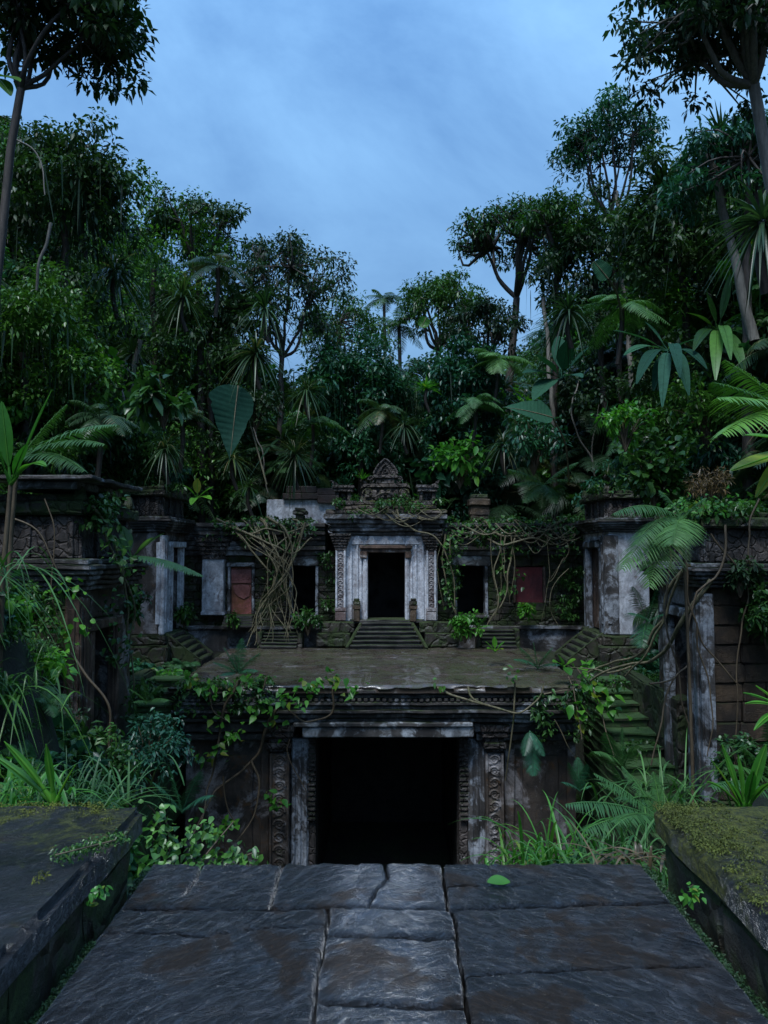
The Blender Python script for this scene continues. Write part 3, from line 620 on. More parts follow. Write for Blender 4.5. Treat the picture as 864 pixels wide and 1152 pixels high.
# portal
p = Part(); p.pbox(379, 413.5, 602.5, 699, YP, YW+.5, .2); p.pbox(456, 492, 602.5, 699, YP, YW+.5, .2); p.pbox(413.7, 455.8, 602.5, 613, YP, YW+.5, .2)
p.build('portal_wall', M['white'], t, .012)
p = Part()
for x0, x1 in ((393.5, 396), (401, 403), (405, 407), (462, 464.3), (467, 469), (474.5, 477)): p.pbox(x0, x1, 613, 697, YP-.07, YP+.0, .3, .012)
for k in range(5): # plaster lozenges on the frieze
    xx = 402+k*15.5
    a = at(xx, 607.5, YP-.05); p.prism([(a[0]-.2, a[2]-.13), (a[0]+.2, a[2]-.13), (a[0]+.04, a[2]+.13), (a[0]-.04, a[2]+.13)], YP-.07, YP+.02)
p.build('portal_moulding', M['white'], t, .01)
for sg, x0, x1 in ((0, 378.5, 387.5), (1, 481, 489.5)):
    p = Part(); p.pbox(x0-1, x1+1, 619, 688, YP-.12, YP+.0, .2, .012)
    a, b = A(x0, 650, YP-.12)[0], A(x1, 650, YP-.12)[0]; p.pbox(x0-2, x1+2, 684, 688, YP-.2, YP-.12, .2, .01); p.pbox(x0-1.5, x1+1.5, 689, 698, YP-.2, YP-.001, .2, .01)
    scrolls(p, a+.05, b-.05, A(0, 683, YP-.12)[2], A(0, 622, YP-.12)[2], YP-.13, .019)
    p.build('carved_pilaster', M['relief'], t, .006)
    for xa in (x0-1.2, x1-.9): p = Part(); p.pbox(xa, xa+2.1, 619.5, 683.8, YP-.19, YP-.121, .2, .01); p.build('pilaster_edge', M['white'], t, .006)
    q = Part(); n = 6
    for k in range(n):
        e = (n-1-k)*1.1; y0 = 600+k*3.2; q.pbox(x0-2-e, x1+2+e, y0+.1, y0+3.0, YP-.16-e*.03, YP, .15, .012)
    q.build('capital', M['carved'], t, .012)
p = Part(); p.pbox(404, 464, 613.3, 617, YP-.2, YP+.1, .2, .015); p.pbox(406, 462, 617.3, 621.5, YP-.12, YP+.1, .2, .015)
p.pbox(405, 413, 619.8, 628, YP-.15, YP-.001, .1, .02); p.pbox(456, 463, 619.8, 628, YP-.15, YP-.001, .1, .02); p.build('door_lintel', M['wood'], t, .01)
for x0, x1 in ((408.5, 413.4), (455.8, 460)):
    p = Part(); p.pbox(x0, x1, 628.3, 698, YP-.09, YP+.3, .2, .01); p.pbox(x0+1.3, x1-1.5, 629, 698, YP-.12, YP-.09, .2, .006); p.build('door_jamb', M['white'], t, .006)
p = Part()
for y0, y1, e, f in ((598, 602, 0, .0), (594, 598, 5, .1), (589, 594, 3, .06), (584, 589, 8, .2), (578, 584, 11, .32)):
    p.pbox(375-e, 492+e, y0+.15, y1-.15, YP-.1-f, 27.2 if y0 == 578 else 25.3, .22, .02)
p.build('portal_cornice', M['dark'], t, .022)
p = Part()
for y0, y1, x0, x1, f in ((573, 577.8, 366, 502, .2), (568.5, 572.8, 377, 490, .0), (563, 568.3, 388, 482, -.15)): p.pbox(x0, x1, y0, y1, YP-f, 25, .2, .03)
p.build('portal_roof', M['mossroof'], t, .045, 3)
# pediment with scroll shoulders and finial
def outl(pts, Y): return [(at(x, y, Y)[0], at(x, y, Y)[2]) for x, y in pts]
p = Part(); p.prism(outl([(405, 563), (407, 556), (410, 546.5), (457, 546.5), (461, 556), (463, 563)], YP+.2), YP+.2, YP+.75)
p.prism(outl([(405, 550), (409, 544), (459, 544), (462, 550), (459, 547.5), (409, 547.5)], YP+.1), YP+.1, YP+.8)
for k in range(6): p.pbox(411+k*8, 416+k*8, 551, 560, YP+.12, YP+.2, .1, .02)
for s_ in (-1, 1):
    th = np.linspace(0, 3*PI, 20); c = at(434+s_*20, 555, YP+.15); rr = .17*(1-th/(3.6*PI)); p.tube(np.stack([c[0]+s_*rr*np.cos(th), th*0+c[1], c[2]+rr*np.sin(th)], 1), .03, 6)
th = np.linspace(0, PI, 12); c = at(434, 562, YP+.12); p.tube(np.stack([c[0]+.3*np.cos(th), th*0+c[1], c[2]+.22*np.sin(th)], 1), .045, 6)
p.build('pediment', M['mossroof'], t, .02, 4)
p = Part(); p.pbox(423, 444, 538, 544, YP+.25, YP+.7, .1, .02); p.pbox(419.5, 447.5, 534, 538, YP+.2, YP+.75, .1, .02)
p.prism(outl([(419.5, 534), (420.5, 530), (424, 524), (429, 518.5), (433.5, 515), (438, 518.5), (443.5, 524), (447, 530), (447.5, 534)], YP+.25), YP+.3, YP+.65)
pts = outl([(420.5, 533), (421.5, 529.5), (425, 524), (429.5, 519.3), (433.5, 516), (437.5, 519.3), (442.5, 524), (446, 529.5), (446.7, 533)], YP+.25)
p.tube(spline([(x, YP+.28, z) for x, z in pts], 24), .035, 6)
pts = outl([(426, 533), (429, 527), (433.5, 522), (438, 527), (441, 533)], YP+.25); p.tube([(x, YP+.28, z) for x, z in pts], .03, 6)
th = np.linspace(0, 2*PI, 12); c = at(433.5, 530, YP+.27); p.tube(np.stack([c[0]+.06*np.cos(th), th*0+c[1], c[2]+.06*np.sin(th)], 1), .022, 5)
for s_ in (-1, 1):
    th = np.linspace(0, 3*PI, 16); c = at(433.5+s_*15.5, 540, YP+.3); rr = .11*(1-th/(3.8*PI)); p.tube(np.stack([c[0]+s_*rr*np.cos(th), th*0+c[1], c[2]+rr*np.sin(th)*1.3], 1), .028, 6)
p.build('finial', M['carved'], t, .012, 5)
for s_, xc in ((-1, 386), (1, 481)):
    p = Part(); p.pbox(xc-11, xc+11, 563, 568.3, YP+.0, YP+.6, .15, .02); p.pbox(xc-9, xc-5, 553.3, 562.8, YP+.05, YP+.5, .1, .015); p.pbox(xc+5, xc+9, 553.3, 562.8, YP+.05, YP+.5, .1, .015); p.pbox(xc-4.5, xc+4.5, 554, 562.8, YP+.2, YP+.5, .1, .015)
    p.pbox(xc-11, xc+11, 549, 553, YP-.02, YP+.6, .1, .015); p.pbox(xc-12.5, xc+12.5, 545.5, 548.8, YP-.06, YP+.62, .1, .015)
    e = xc+s_*11
    p.prism(outl([(e, 545.5), (e+s_*3, 540), (e-s_*1, 541.5), (e-s_*7, 545.5)], YP), YP, YP+.55) if s_ < 0 else p.prism(outl([(e, 545.5), (e-s_*7, 545.5), (e-s_*1, 541.5), (e+s_*3, 540)], YP), YP, YP+.55)
    p.build('roof_shrine', M['carved'], t, .016, 4)
# threshold floor
p = Part(); p.pbox(395, 476, 697.3, 701, YP-.25, YP+.6, .2, .02); p.build('threshold', M['stair'], t, .01)
# central staircase
t = thing('staircase', 'central flight of grey stone steps with side ramps leading to the main portal', 'stairs', (at(435, 730, 22.8)[0], 22.7, 4.9))
p = Part(); n = 6; zt_ = at(0, 700, 23)[2]
for k in range(n):
    yf = 22.35+k*.12; w = 88-k*5.0; za = ZT-.02+(zt_-ZT)*k/n if k else ZT-.1; zc = ZT+(zt_-ZT)*(k+1)/n
    a = at(435-w/2+3, 715, yf)[0]; b = at(435+w/2-3, 715, yf)[0]; step(p, a, b, yf, 23.05+.0*k, za, zc)
p.build('steps', M['stair'], t, .015)
for s_ in (-1, 1):
    p = Part(); a = at(435+s_*45, 730, 22.3); b = at(435+s_*29, 702, 23.0)
    p.box(-.05, .05, 0, 1, -.15, .06, .2, .02); V = p.V[0]; V = np.stack([a[0]+(b[0]-a[0])*V[:, 1]+V[:, 0], a[1]+(b[1]-a[1]+.0)*V[:, 1], a[2]+(b[2]-a[2])*V[:, 1]+V[:, 2]], 1); p.V = [V]
    p.build('side_ramp', M['moss'], t, .01)
for (x0, x1, y0, y1, lab) in ((296, 336, 711, 736, 'small flight of dark steps on the terrace, left of the main portal stairs'), (540, 578, 708, 735, 'small flight of dark steps on the terrace, right of the main portal stairs')):
    t = thing('staircase', lab, 'stairs', (at((x0+x1)/2, 735, 22.7)[0], 23, ZT)); p = Part(); n = 5; zt_ = at(0, y0, 23.2)[2]
    a, b = at(x0, 720, 23)[0], at(x1, 720, 23)[0]
    for k in range(n): step(p, a, b, 22.45+k*.15, 23.29, (ZT-.1 if k == 0 else ZT+(zt_-ZT)*k/n), ZT+(zt_-ZT)*(k+1)/n)
    p.build('steps', M['stair'], t, .02)
    for xa in (a-.14, b+.004): p = Part(); p.box(xa, xa+.136, 22.7, 23.28, ZT-.1, zt_+.05, .2, .03); p.build('side_wall', M['moss'], t, .02)
# guardian posts
for px, lab in ((401, 'small weathered stone post at the left foot of the main portal'), (465, 'small weathered stone post at the right foot of the main portal')):
    t = thing('stone_post', lab, 'post', (at(px, 697, 22.98)[0], 23.1, 5.9), 'pair of stone posts flanking the portal')
    p = Part(); p.pbox(px-3.5, px+3.5, 686, 699.5, 23.0, 23.2, .08, .02); p.pbox(px-4.5, px+4.5, 681, 685.8, 22.98, 23.2, .08, .02); p.build('shaft', M['brick'], t, .015, 6)
    p = Part(); p.pbox(px-4, px+4, 676, 680.8, 22.98, 23.2, .08, .02); p.pbox(px-3, px+3, 673.5, 675.8, 23.0, 23.18, .08, .02); p.build('cap', M['moss'], t, .015, 6)
# blocks on wing roofs
for x0, x1, y0, y1, lab in ((329, 345, 571, 590, 'squat mossy stone urn on the left wing roof in front of the white building'), (528, 552, 556, 588, 'mossy brick stub standing on the right wing roof')):
    t = thing('stone_urn' if x0 < 400 else 'brick_stub', lab, 'urn' if x0 < 400 else 'ruin', (at((x0+x1)/2, 588, YW)[0], 24, 8.9)); Y = 23.9
    p = Part(); h = y1-y0; p.pbox(x0+2, x1-2, y1-h*.25, y1, Y, Y+.5, .1, .02); p.pbox(x0+(1 if x0 > 400 else 3), x1-(1 if x0 > 400 else 3), y1-h*.6, y1-h*.26, Y+.03, Y+.5, .1, .03); p.pbox(x0, x1, y1-h*.85, y1-h*.61, Y-.05, Y+.55, .1, .03); p.build('body', M['moss'] if x0 < 400 else M['brick'], t, .03, 5)
    p = Part(); p.pbox(x0+2.5, x1-2.5, y0, y1-h*.86, Y+.05, Y+.45, .1, .03); p.build('cap', M['moss'], t, .03, 5)
# white building behind
t = thing('white_building', 'small whitewashed building with a dark tiered roof behind the left wing', 'building', (at(340, 590, 28)[0], 28, 8))
p = Part(); Y = 27.6; p.pbox(300, 386, 562, 600, Y, Y+2.5, .4, .02); p.build('wall', M['white'], t, .01)
p = Part(); p.pbox(318, 358, 555, 561.7, Y-.15, Y+2.5, .3, .02); p.pbox(322, 356, 547, 554.7, Y+.1, Y+2.3, .3, .02); p.pbox(357, 392, 557, 566, Y-.2, Y+2.5, .3, .02); p.pbox(356.5, 392, 549, 556.8, Y-.1, Y+2.5, .3, .02); p.build('roof', M['tin'], t, .02)
# ------------------------------------------------------------------ towers
def tower(sg, label, xin, xout, yn, yf, zb_, zd, zc, zt_, dmat, front, doorspan, panel=None, lean=None, cm='dark', pw=.42):
    X = lambda v: sg*v
    t = thing('stone_tower', label, 'tower', (X((xin+xout)/2), (yn+yf)/2, zb_))
    p = Part(); d0, d1 = doorspan      # door on the inner face between y d0..d1, top at zd
    zw = zc
    if front == 'brick':
        p2 = Part(); blk(p2, X(xin-.1+pw+.01), X(xout), zb_, zw, yn, .5, .34, .07); p2.build('front_wall', M['brick' if sg > 0 else 'moss'], t, .03)
    else:
        p.box(X(xin+.06), X(xout), yn-.03, yn+.4, zb_, zw, .3)
    p.box(X(xin+.02), X(xin+.4), yn+.42, d0-.004, zb_, zw, .25); p.box(X(xin+.02), X(xin+.4), d1+.004, yf, zb_, zw, .25); p.box(X(xin+.03), X(xin+.4), d0, d1, zd+.2, zw-.003, .25)
    p.box(X(xin+.4), X(xout), yf-.4, yf, zb_, zw-.004, .4); p.box(X(xout-.3), X(xout), yn+.5, yf-.45, zb_, zw-.004, .4)
    p.build('wall', front if False else (M['white'] if front == 'white' else M['gate']), t, .02)
    # pilasters / frame on inner face
    q = Part(); w = .16
    for (a, b) in ((d0-w, d0), (d1, d1+w)): q.box(X(xin-.09), X(xin+.1), a, b, zb_, zd, .2, .015); q.box(X(xin-.05), X(xin+.06), a-.1, a-.03, zb_, zd+.15, .2, .01)
    q.box(X(xin-.13), X(xin+.12), d0-w-.06, d1+w+.06, zd+.004, zd+.18, .2, .02)
    q.build('door_frame', M[dmat], t, .012)
    q = Part(); q.box(X(xin-.1), X(xin-.1+pw), yn-.1, yn+.28, zb_, zw-.1, .25, .03); q.box(X(xin-.13), X(xin-.1), yn+.03, yn+.12, zb_+.3, zw-.3, .25, .01); q.box(X(xin+.0), X(xin+.12), yn-.13, yn-.1, zb_+.3, zw-.3, .25, .01)
    q.build('corner_pilaster', M[dmat], t, .015)
    if panel:
        q = Part(); nb = 4
        for k in range(nb): a = d0+(d1-d0)*k/nb; q.box(X(xin+.1), X(xin+.16), a+.008, a+(d1-d0)/nb-.008, zb_+.05, zd-.02, .3, .01)
        q.build('door', M[panel], t, .01)
    q = Part(); n = 6; hh = (zt_-zc)*.33
    for k in range(n):
        e = (.06+.055*k) if k < 5 else .2
        q.box(X(xin-e-.05), X(xout+e), yn-e-.08, yf+e, zc+hh*k/n+.003, zc+hh*(k+1)/n-.003, .22, .025)
    q.build('cornice', M[cm], t, .03)
    q = Part(); z1 = zc+hh; z2 = zt_-.22*(zt_-zc)
    q.box(X(xin+.06), X(xout-.1), yn+.05, yf-.05, z1+.004, z2, .15, .03)
    for k in range(4):
        xx = xin+.12+k*(xout-xin-.3)/3.4; q.box(X(xx), X(xx+.1), yn-.0, yn+.05, z1+.01, z2-.02, .15, .01)
        yy = yn+.1+k*(yf-yn-.3)/3.4; q.box(X(xin), X(xin+.06), yy, yy+.1, z1+.01, z2-.02, .15, .01)
    q.build('upper_block', M['carved'], t, .035, 3)
    q = Part(); q.box(X(xin-.08), X(xout+.05), yn-.1, yf+.08, z2+.004, z2+.14*(zt_-zc), .18, .035); q.box(X(xin+.05), X(xout-.1), yn+.05, yf-.05, z2+.14*(zt_-zc)+.004, zt_, .18, .05)
    for (cx_, cy_) in ((xin, yn), (xin, yf-.2), (xout-.2, yn)): q.box(X(cx_-.06), X(cx_+.16), cy_-.06, cy_+.16, z2+.14*(zt_-zc)+.005, zt_+.16, .1, .03, .5)
    q.build('cap', M['moss'], t, .05, 3)
    q = Part(); q.box(X(xin-.25), X(xout+.2), yn-.25, yf+.2, zb_-.9, zb_-.3, .3, .04); q.box(X(xin-.15), X(xout+.1), yn-.15, yf+.1, zb_-.297, zb_-.004, .3, .04); q.build('plinth', M['moss'], t, .04)
    return t
tower(-1, 'slender corner tower left of the upper temple with carved block top and pale doorway', 6.3, 7.5, 21.0, 23.5, 5.65, 8.1, 8.55, 9.85, 'white', 'gate', (21.9, 22.9), pw=.14)
tower(1, 'slender corner tower right of the upper temple with a tall brown wooden door', 6.3, 7.5, 21.0, 23.5, 5.65, 8.1, 8.55, 9.75, 'jamb', 'white', (21.5, 22.8), 'wood')
tower(-1, 'dark ruined near tower on the left edge with narrow black doorway', 5.35, 8.2, 13.0, 15.8, 3.6, 6.55, 7.3, 9.0, 'wood', 'brick', (13.6, 14.7), None, pw=.3)
tower(1, 'near tower on the right edge with brown masonry front and streaked pale blue pilaster', 5.72, 8.6, 13.3, 15.6, 3.6, 6.75, 7.35, 8.7, 'jamb', 'brick', (13.9, 14.9), None, pw=.24)
# loose slab on left near tower
t = thing('roof_slab', 'grey broken slab under a thin overhanging lid on top of the left near tower', 'slab', (-6.6, 13, 8.9))
p = Part(); a = at(12, 560, 12.85); b = at(88, 560, 12.85); p.box(a[0], b[0], 12.75, 15, 8.78+.3, 9.22, .2, .02); p.build('slab', M['lintel'], t, .04)
p = Part(); p.box(a[0]-.4, b[0]+.35, 12.55, 15.2, 9.225, 9.3, .2, .02); p.build('lid', M['dark'], t, .04)
# side stairs to tower doors (run along x)
for sg, lab in ((-1, 'mossy side steps descending from the left corner tower doorway'), (1, 'mossy side steps descending from the right corner tower door')):
    t = thing('staircase', lab, 'stairs', (sg*5.8, 22, 4.85)); p = Part(); n = 6
    for k in range(n):
        x = 6.22-.17*k; p.box(sg*(x-.17), sg*6.25, 21.25, 22.65, 4.7 if k == n-1 else 5.62-.14*(k+1)+.003, 5.62-.14*k, .2, .03)
    p.build('steps', M['stair'], t, .02)
    for y in (21.1, 22.66):
        p = Part(); q = Part(); q.box(-1, 0, y, y+.13, -.5, .07, .2, .02); V = q.V[0]; z = 5.66+V[:, 0]*.8+V[:, 2]; p.add(np.stack([sg*(6.25+V[:, 0]*1.05), V[:, 1], z], 1), q.F)
        p.build('side_wall', M['moss'], t, .02)
# ------------------------------------------------------------------ undergrowth on the slopes
col_src = bpy.data.collections.new('undergrowth_sources')
def src(name, m, mat):
    o = mk(name, m[0], m[1], M[mat], tint=m[2], link=False); col_src.objects.link(o)
def bush(seed, k, n, size, asp=.5, nseg=2, prof='leaf', flat=.75):
    r = np.random.default_rng(seed); u = rdir(k, r); u[:, 2] = np.abs(u[:, 2])*flat-.1
    c = u*(.45+.4*r.random((k, 1))); return cloud(c, [.34, .34, .26], n, size, asp, r=r, nseg=nseg, prof=prof)
R8 = np.random.default_rng(8)
src('a_small_leaf_bush', bush(1, 16, 46, .13), 'leafA')
src('b_mid_leaf_bush', bush(2, 13, 30, .2, .55), 'leafB')
src('c_broad_leaf_bush', bush(3, 9, 16, .34, .6, 3), 'leafD')
src('d_fern_clump', move(fern(13, 1.15, R8, 24, .26, lw=.03), (0, 0, .05)), 'fern')
src('e_rosette', move(rosette(70, 1.15, .075, R8), (0, 0, .35)), 'palm')
def drape(seed, n=90, L=2.2):
    r = np.random.default_rng(seed); b = np.stack([r.normal(size=n)*.5, r.normal(size=n)*.3, .5+r.random(n)*.4], 1)
    d = nrm(np.stack([r.normal(size=n)*.12, r.normal(size=n)*.12, -np.ones(n)], 1))
    m1 = ribbons(b, d, rdir(n, r), L*(.4+.8*r.random(n)), .035, 0, 3, 'strap', .1)
    k = 14; c = np.stack([r.normal(size=k)*.5, r.normal(size=k)*.3, .9-1.6*r.random(k)**2], 1)
    return join([m1, cloud(c, [.35, .3, .35], 34, .14, .5, r=r)])
src('f_hanging_curtain', drape(5), 'leafA')
src('g_tiny_leaf_bush', bush(6, 20, 50, .1, .5), 'leafB')
src('h_heart_leaf_bush', bush(7, 11, 22, .22, .85, 3, 'heart'), 'leafC')
src('i_palm_crown', move(fern(15, 1.5, R8, 34, .3, (.1, 1.3), .75, .025), (0, 0, .1)), 'palm')
# choose the places
def push(px, Y):
    """distance at which this line of sight has cleared the court and reached the valley side"""
    return max(Y, min(28.5, 9.1/(abs(px-432)/F+1e-6))) if Y > 11 else Y
r = np.random.default_rng(21); P = []
def a0f(y): return np.minimum(8.6, 4.4+.27*y)
n = 5200; y = 5+60*r.random(n)**1.25; a = a0f(y)-.1+20*r.random(n)**1.35; s = np.where(r.random(n) < .5, -1, 1); P.append(np.stack([s*a, y], 1))
n = 3300; y = 28.3+60*r.random(n)**1.5; x = (r.random(n)*2-1)*(9+.35*y); P.append(np.stack([x, y], 1))
P = np.concatenate(P); z = H(P[:, 0], P[:, 1]); x, y = P[:, 0], P[:, 1]
keep = np.abs(x) < 3+.62*y
keep &= ~((np.abs(x) < 9.2) & (y < 27.8)); keep &= ~((np.abs(x) < 9.4) & (y > 12) & (y < 16.3)); keep &= ~((np.abs(x-(-1.5)) < 4.5) & (y > 27.4) & (y < 31))
x, y, z = x[keep], y[keep], z[keep]; n = len(x)
zone = fbm(np.stack([x*.35, y*.35, z*.3], 1), 3, 33); w = r.random(n)
kind = np.select([w < .2, w < .33, w < .44, w < .56, w < .66, w < .7, w < .8, w < .88], [0, 1, 2, 3, 4, 5, 6, 7], 8)
# epiphytes and climbers part way up the front of the forest
kind = np.where((zone > .58) & (w < .5), 6, kind); kind = np.where((zone < .42) & (w < .35), 0, kind)
scl = (.75+.9*r.random(n))*np.clip(.55+y/42, .55, 1.7); scl = np.where((kind == 3) | (kind == 4) | (kind == 8), scl*1.05, scl)
sx = np.where(np.abs(x) > 8.6, -np.sign(x), 0)*.35
pts = np.stack([x+sx, y-.2, z+.35*scl+r.random(n)**1.5*2.4*ss(z, 5.5, 9)], 1)
ne = 900; ye = 15+18*r.random(ne); sg_ = np.where(r.random(ne) < .5, -1, 1); xe = sg_*(a0f(ye)+.2+r.random(ne)*2.2); bk = r.random(ne) < .4
xe = np.where(bk, (r.random(ne)*2-1)*10.5, xe); ye = np.where(bk, 28.6+r.random(ne)*3.5, ye); ok = ~((np.abs(xe+1.5) < 4) & (ye < 31) & bk & (np.abs(xe) < 3.5)); ok &= ~((np.abs(xe) < 9.2) & (ye < 27.8)); ok &= ~((np.abs(xe) < 9.5) & (ye < 16.6))
xe, ye = xe[ok], ye[ok]; ne = len(xe); up = r.random(ne)**1.6*6.5*ss(ye, 14, 20)+.3
ke = r.choice([2, 3, 4, 4, 7, 8, 8, 3, 1], ne); pe = np.stack([xe, ye, H(xe, ye)+up], 1); se = (.7+.8*r.random(ne))*np.clip(.4+ye/40, .6, 1.3)
pts = np.concatenate([pts, pe]); kind = np.concatenate([kind, ke]); scl = np.concatenate([scl, se])
def scatter(name, label, cat, pts, kind, scl, seed=1, tilt=.3):
    r = np.random.default_rng(seed); n = len(pts)
    me = bpy.data.meshes.new(name); me.from_pydata(pts.tolist(), [], [])
    for nm, ty, dat in (('idx', 'INT', kind), ('scl', 'FLOAT', scl)):
        at_ = me.attributes.new(nm, ty, 'POINT'); at_.data.foreach_set('value', np.asarray(dat, np.int32 if ty == 'INT' else np.float32))
    rot = np.stack([r.normal(size=n)*tilt, r.normal(size=n)*tilt, r.random(n)*6.28], 1)
    at_ = me.attributes.new('rot', 'FLOAT_VECTOR', 'POINT'); at_.data.foreach_set('vector', rot.astype(np.float32).ravel())
    o = bpy.data.objects.new(name, me); C.objects.link(o); tag(o, label, cat, kind='stuff')
    g = bpy.data.node_groups.new('scatter', 'GeometryNodeTree')
    g.interface.new_socket('Geometry', in_out='INPUT', socket_type='NodeSocketGeometry'); g.interface.new_socket('Geometry', in_out='OUTPUT', socket_type='NodeSocketGeometry')
    gi = g.nodes.new('NodeGroupInput'); go = g.nodes.new('NodeGroupOutput'); ip = g.nodes.new('GeometryNodeInstanceOnPoints'); ci = g.nodes.new('GeometryNodeCollectionInfo')
    ci.inputs['Collection'].default_value = col_src; ci.inputs['Separate Children'].default_value = True; ci.inputs['Reset Children'].default_value = True
    m2p = g.nodes.new('GeometryNodeMeshToPoints')
    def na(nm, ty):
        k = g.nodes.new('GeometryNodeInputNamedAttribute'); k.data_type = ty; k.inputs['Name'].default_value = nm; return k.outputs['Attribute']
    lk = g.links.new; lk(gi.outputs[0], m2p.inputs['Mesh']); lk(m2p.outputs[0], ip.inputs['Points']); lk(ci.outputs[0], ip.inputs['Instance'])
    ip.inputs['Pick Instance'].default_value = True; lk(na('idx', 'INT'), ip.inputs['Instance Index']); lk(na('rot', 'FLOAT_VECTOR'), ip.inputs['Rotation']); lk(na('scl', 'FLOAT'), ip.inputs['Scale'])
    lk(ip.outputs[0], go.inputs[0]); md = o.modifiers.new('scatter', 'NODES'); md.node_group = g
    return o
scatter('jungle_undergrowth', 'dense dark jungle of mixed bushes and ferns covering the valley slopes', 'undergrowth', pts, kind, scl)
# court and tower-side ground cover
n = 620; x = (r.random(n)*2-1)*9; y = 5+19*r.random(n); a = np.abs(x)
k = ((a > 1.75) & (y < 8.6)) | ((a > 4.9+.0*y) & (a < 5.25) & (y < 17) & (y > 8)) | ((a > 6.4) & (y > 8) & (y < 12.4)) | ((a > 4.85) & (a < 6.1) & (y > 18.2) & (y < 20.8)) | ((a > 3.2) & (y > 8.6) & (y < 12)) | ((a > 6.2) & (y > 17) & (y < 20.6) & (a < 8.6))
k &= ~((a < 2.9) & (y < 6.0)) ; k &= ~((a > 2.4) & (y < 6)) 
xm = -3.2-2.6*r.random(190); ym = 5.4+5*r.random(190); x, y = np.concatenate([x[k], xm]), np.concatenate([y[k], ym]); n = len(x); w = r.random(n); kd = np.select([w < .2, w < .4, w < .55, w < .85], [1, 2, 6, 3], 7)
sc = (.3+.3*r.random(n))*np.where(y < 9, .8, 1.1)
scatter('ground_cover', 'low ferns and leafy plants filling the ground beside the court and stairs', 'ground cover', np.stack([x, y, H(x, y)+.05], 1), kd, sc, 2)
M['moss_leaf'] = leafmat('moss_cushion', (.035, .05, .006), (.15, .17, .025), rough=.8, trans=.1)
# ------------------------------------------------------------------ trees
def tree(name, label, px, py, Y, rx, rz, ncl=50, nl=70, leaf=.16, seed=1, mat='leafA', bm='darkbark', tr=.16, base=None, group=None, cat='tree', low=-.25, cr=.3, fork=.85, asp=.42, shell=.62, thin=1.0, cw=None, grp=None):
    Yn = push(px, Y) if cw is None and base is None else Y; k_ = Yn/Y; Y = Yn; rx *= k_; rz *= k_; leaf *= k_**.6; tr *= k_
    r = np.random.default_rng(seed); c = at(px, py, Y) if cw is None else np.array(cw, float)
    if base is None: bx, by = c[0]+.15*rx*r.normal(), Y+.3
    else: b_ = at(base[0], base[1], base[2]); bx, by = b_[0], b_[1]
    bz = gz(bx, by)-.3
    t = thing(name, label, cat, (bx, by, bz), group)
    u = rdir(ncl, r); u[:, 2] = np.where(u[:, 2] < low, -u[:, 2]*.8, u[:, 2]); q = shell+(1-shell)*r.random(ncl)
    cen = c+u*q[:, None]*np.array([rx, rx*.9, rz])
    fz = np.array([c[0]*.7+bx*.3, c[1]*.7+by*.3, c[2]-rz*fork])
    b0 = np.array([bx, by, bz]); mid = (b0+fz)/2+np.array([r.normal()*.15, 0, 0])*rx*.4
    trunk = spline([b0, mid, fz], 14, .05, seed); out = [tube(trunk, np.linspace(tr*1.25, tr*.75, 14), 8)]
    m = 8; le = c+rdir(m, r)*np.array([rx, rx, rz*.7])*.5+np.array([0, 0, rz*.1])
    for e in le:
        mm = (fz+e)/2+np.array([0, 0, -.1*rz])+r.normal(size=3)*.06*rx; out.append(tube(spline([fz, mm, e], 9, .06, seed), np.linspace(tr*.55, tr*.28, 9), 6))
    for e in cen:
        s_ = le[np.argmin(np.linalg.norm(le-e, axis=1))]; mm = (s_+e)/2+r.normal(size=3)*.09*rx
        out.append(tube(spline([s_, mm, e], 6), np.linspace(tr*.24, tr*.08, 6)*thin, 4))
    V, Q, T = join(out); mk('trunk', V, Q, M[bm], t, T, smooth=True)
    m_ = cloud(cen, [rx*cr, rx*cr, rx*cr*.6], nl, leaf, asp, .6, r=r); mk('crown', m_[0], m_[1], M[mat], t, m_[2])
    return t
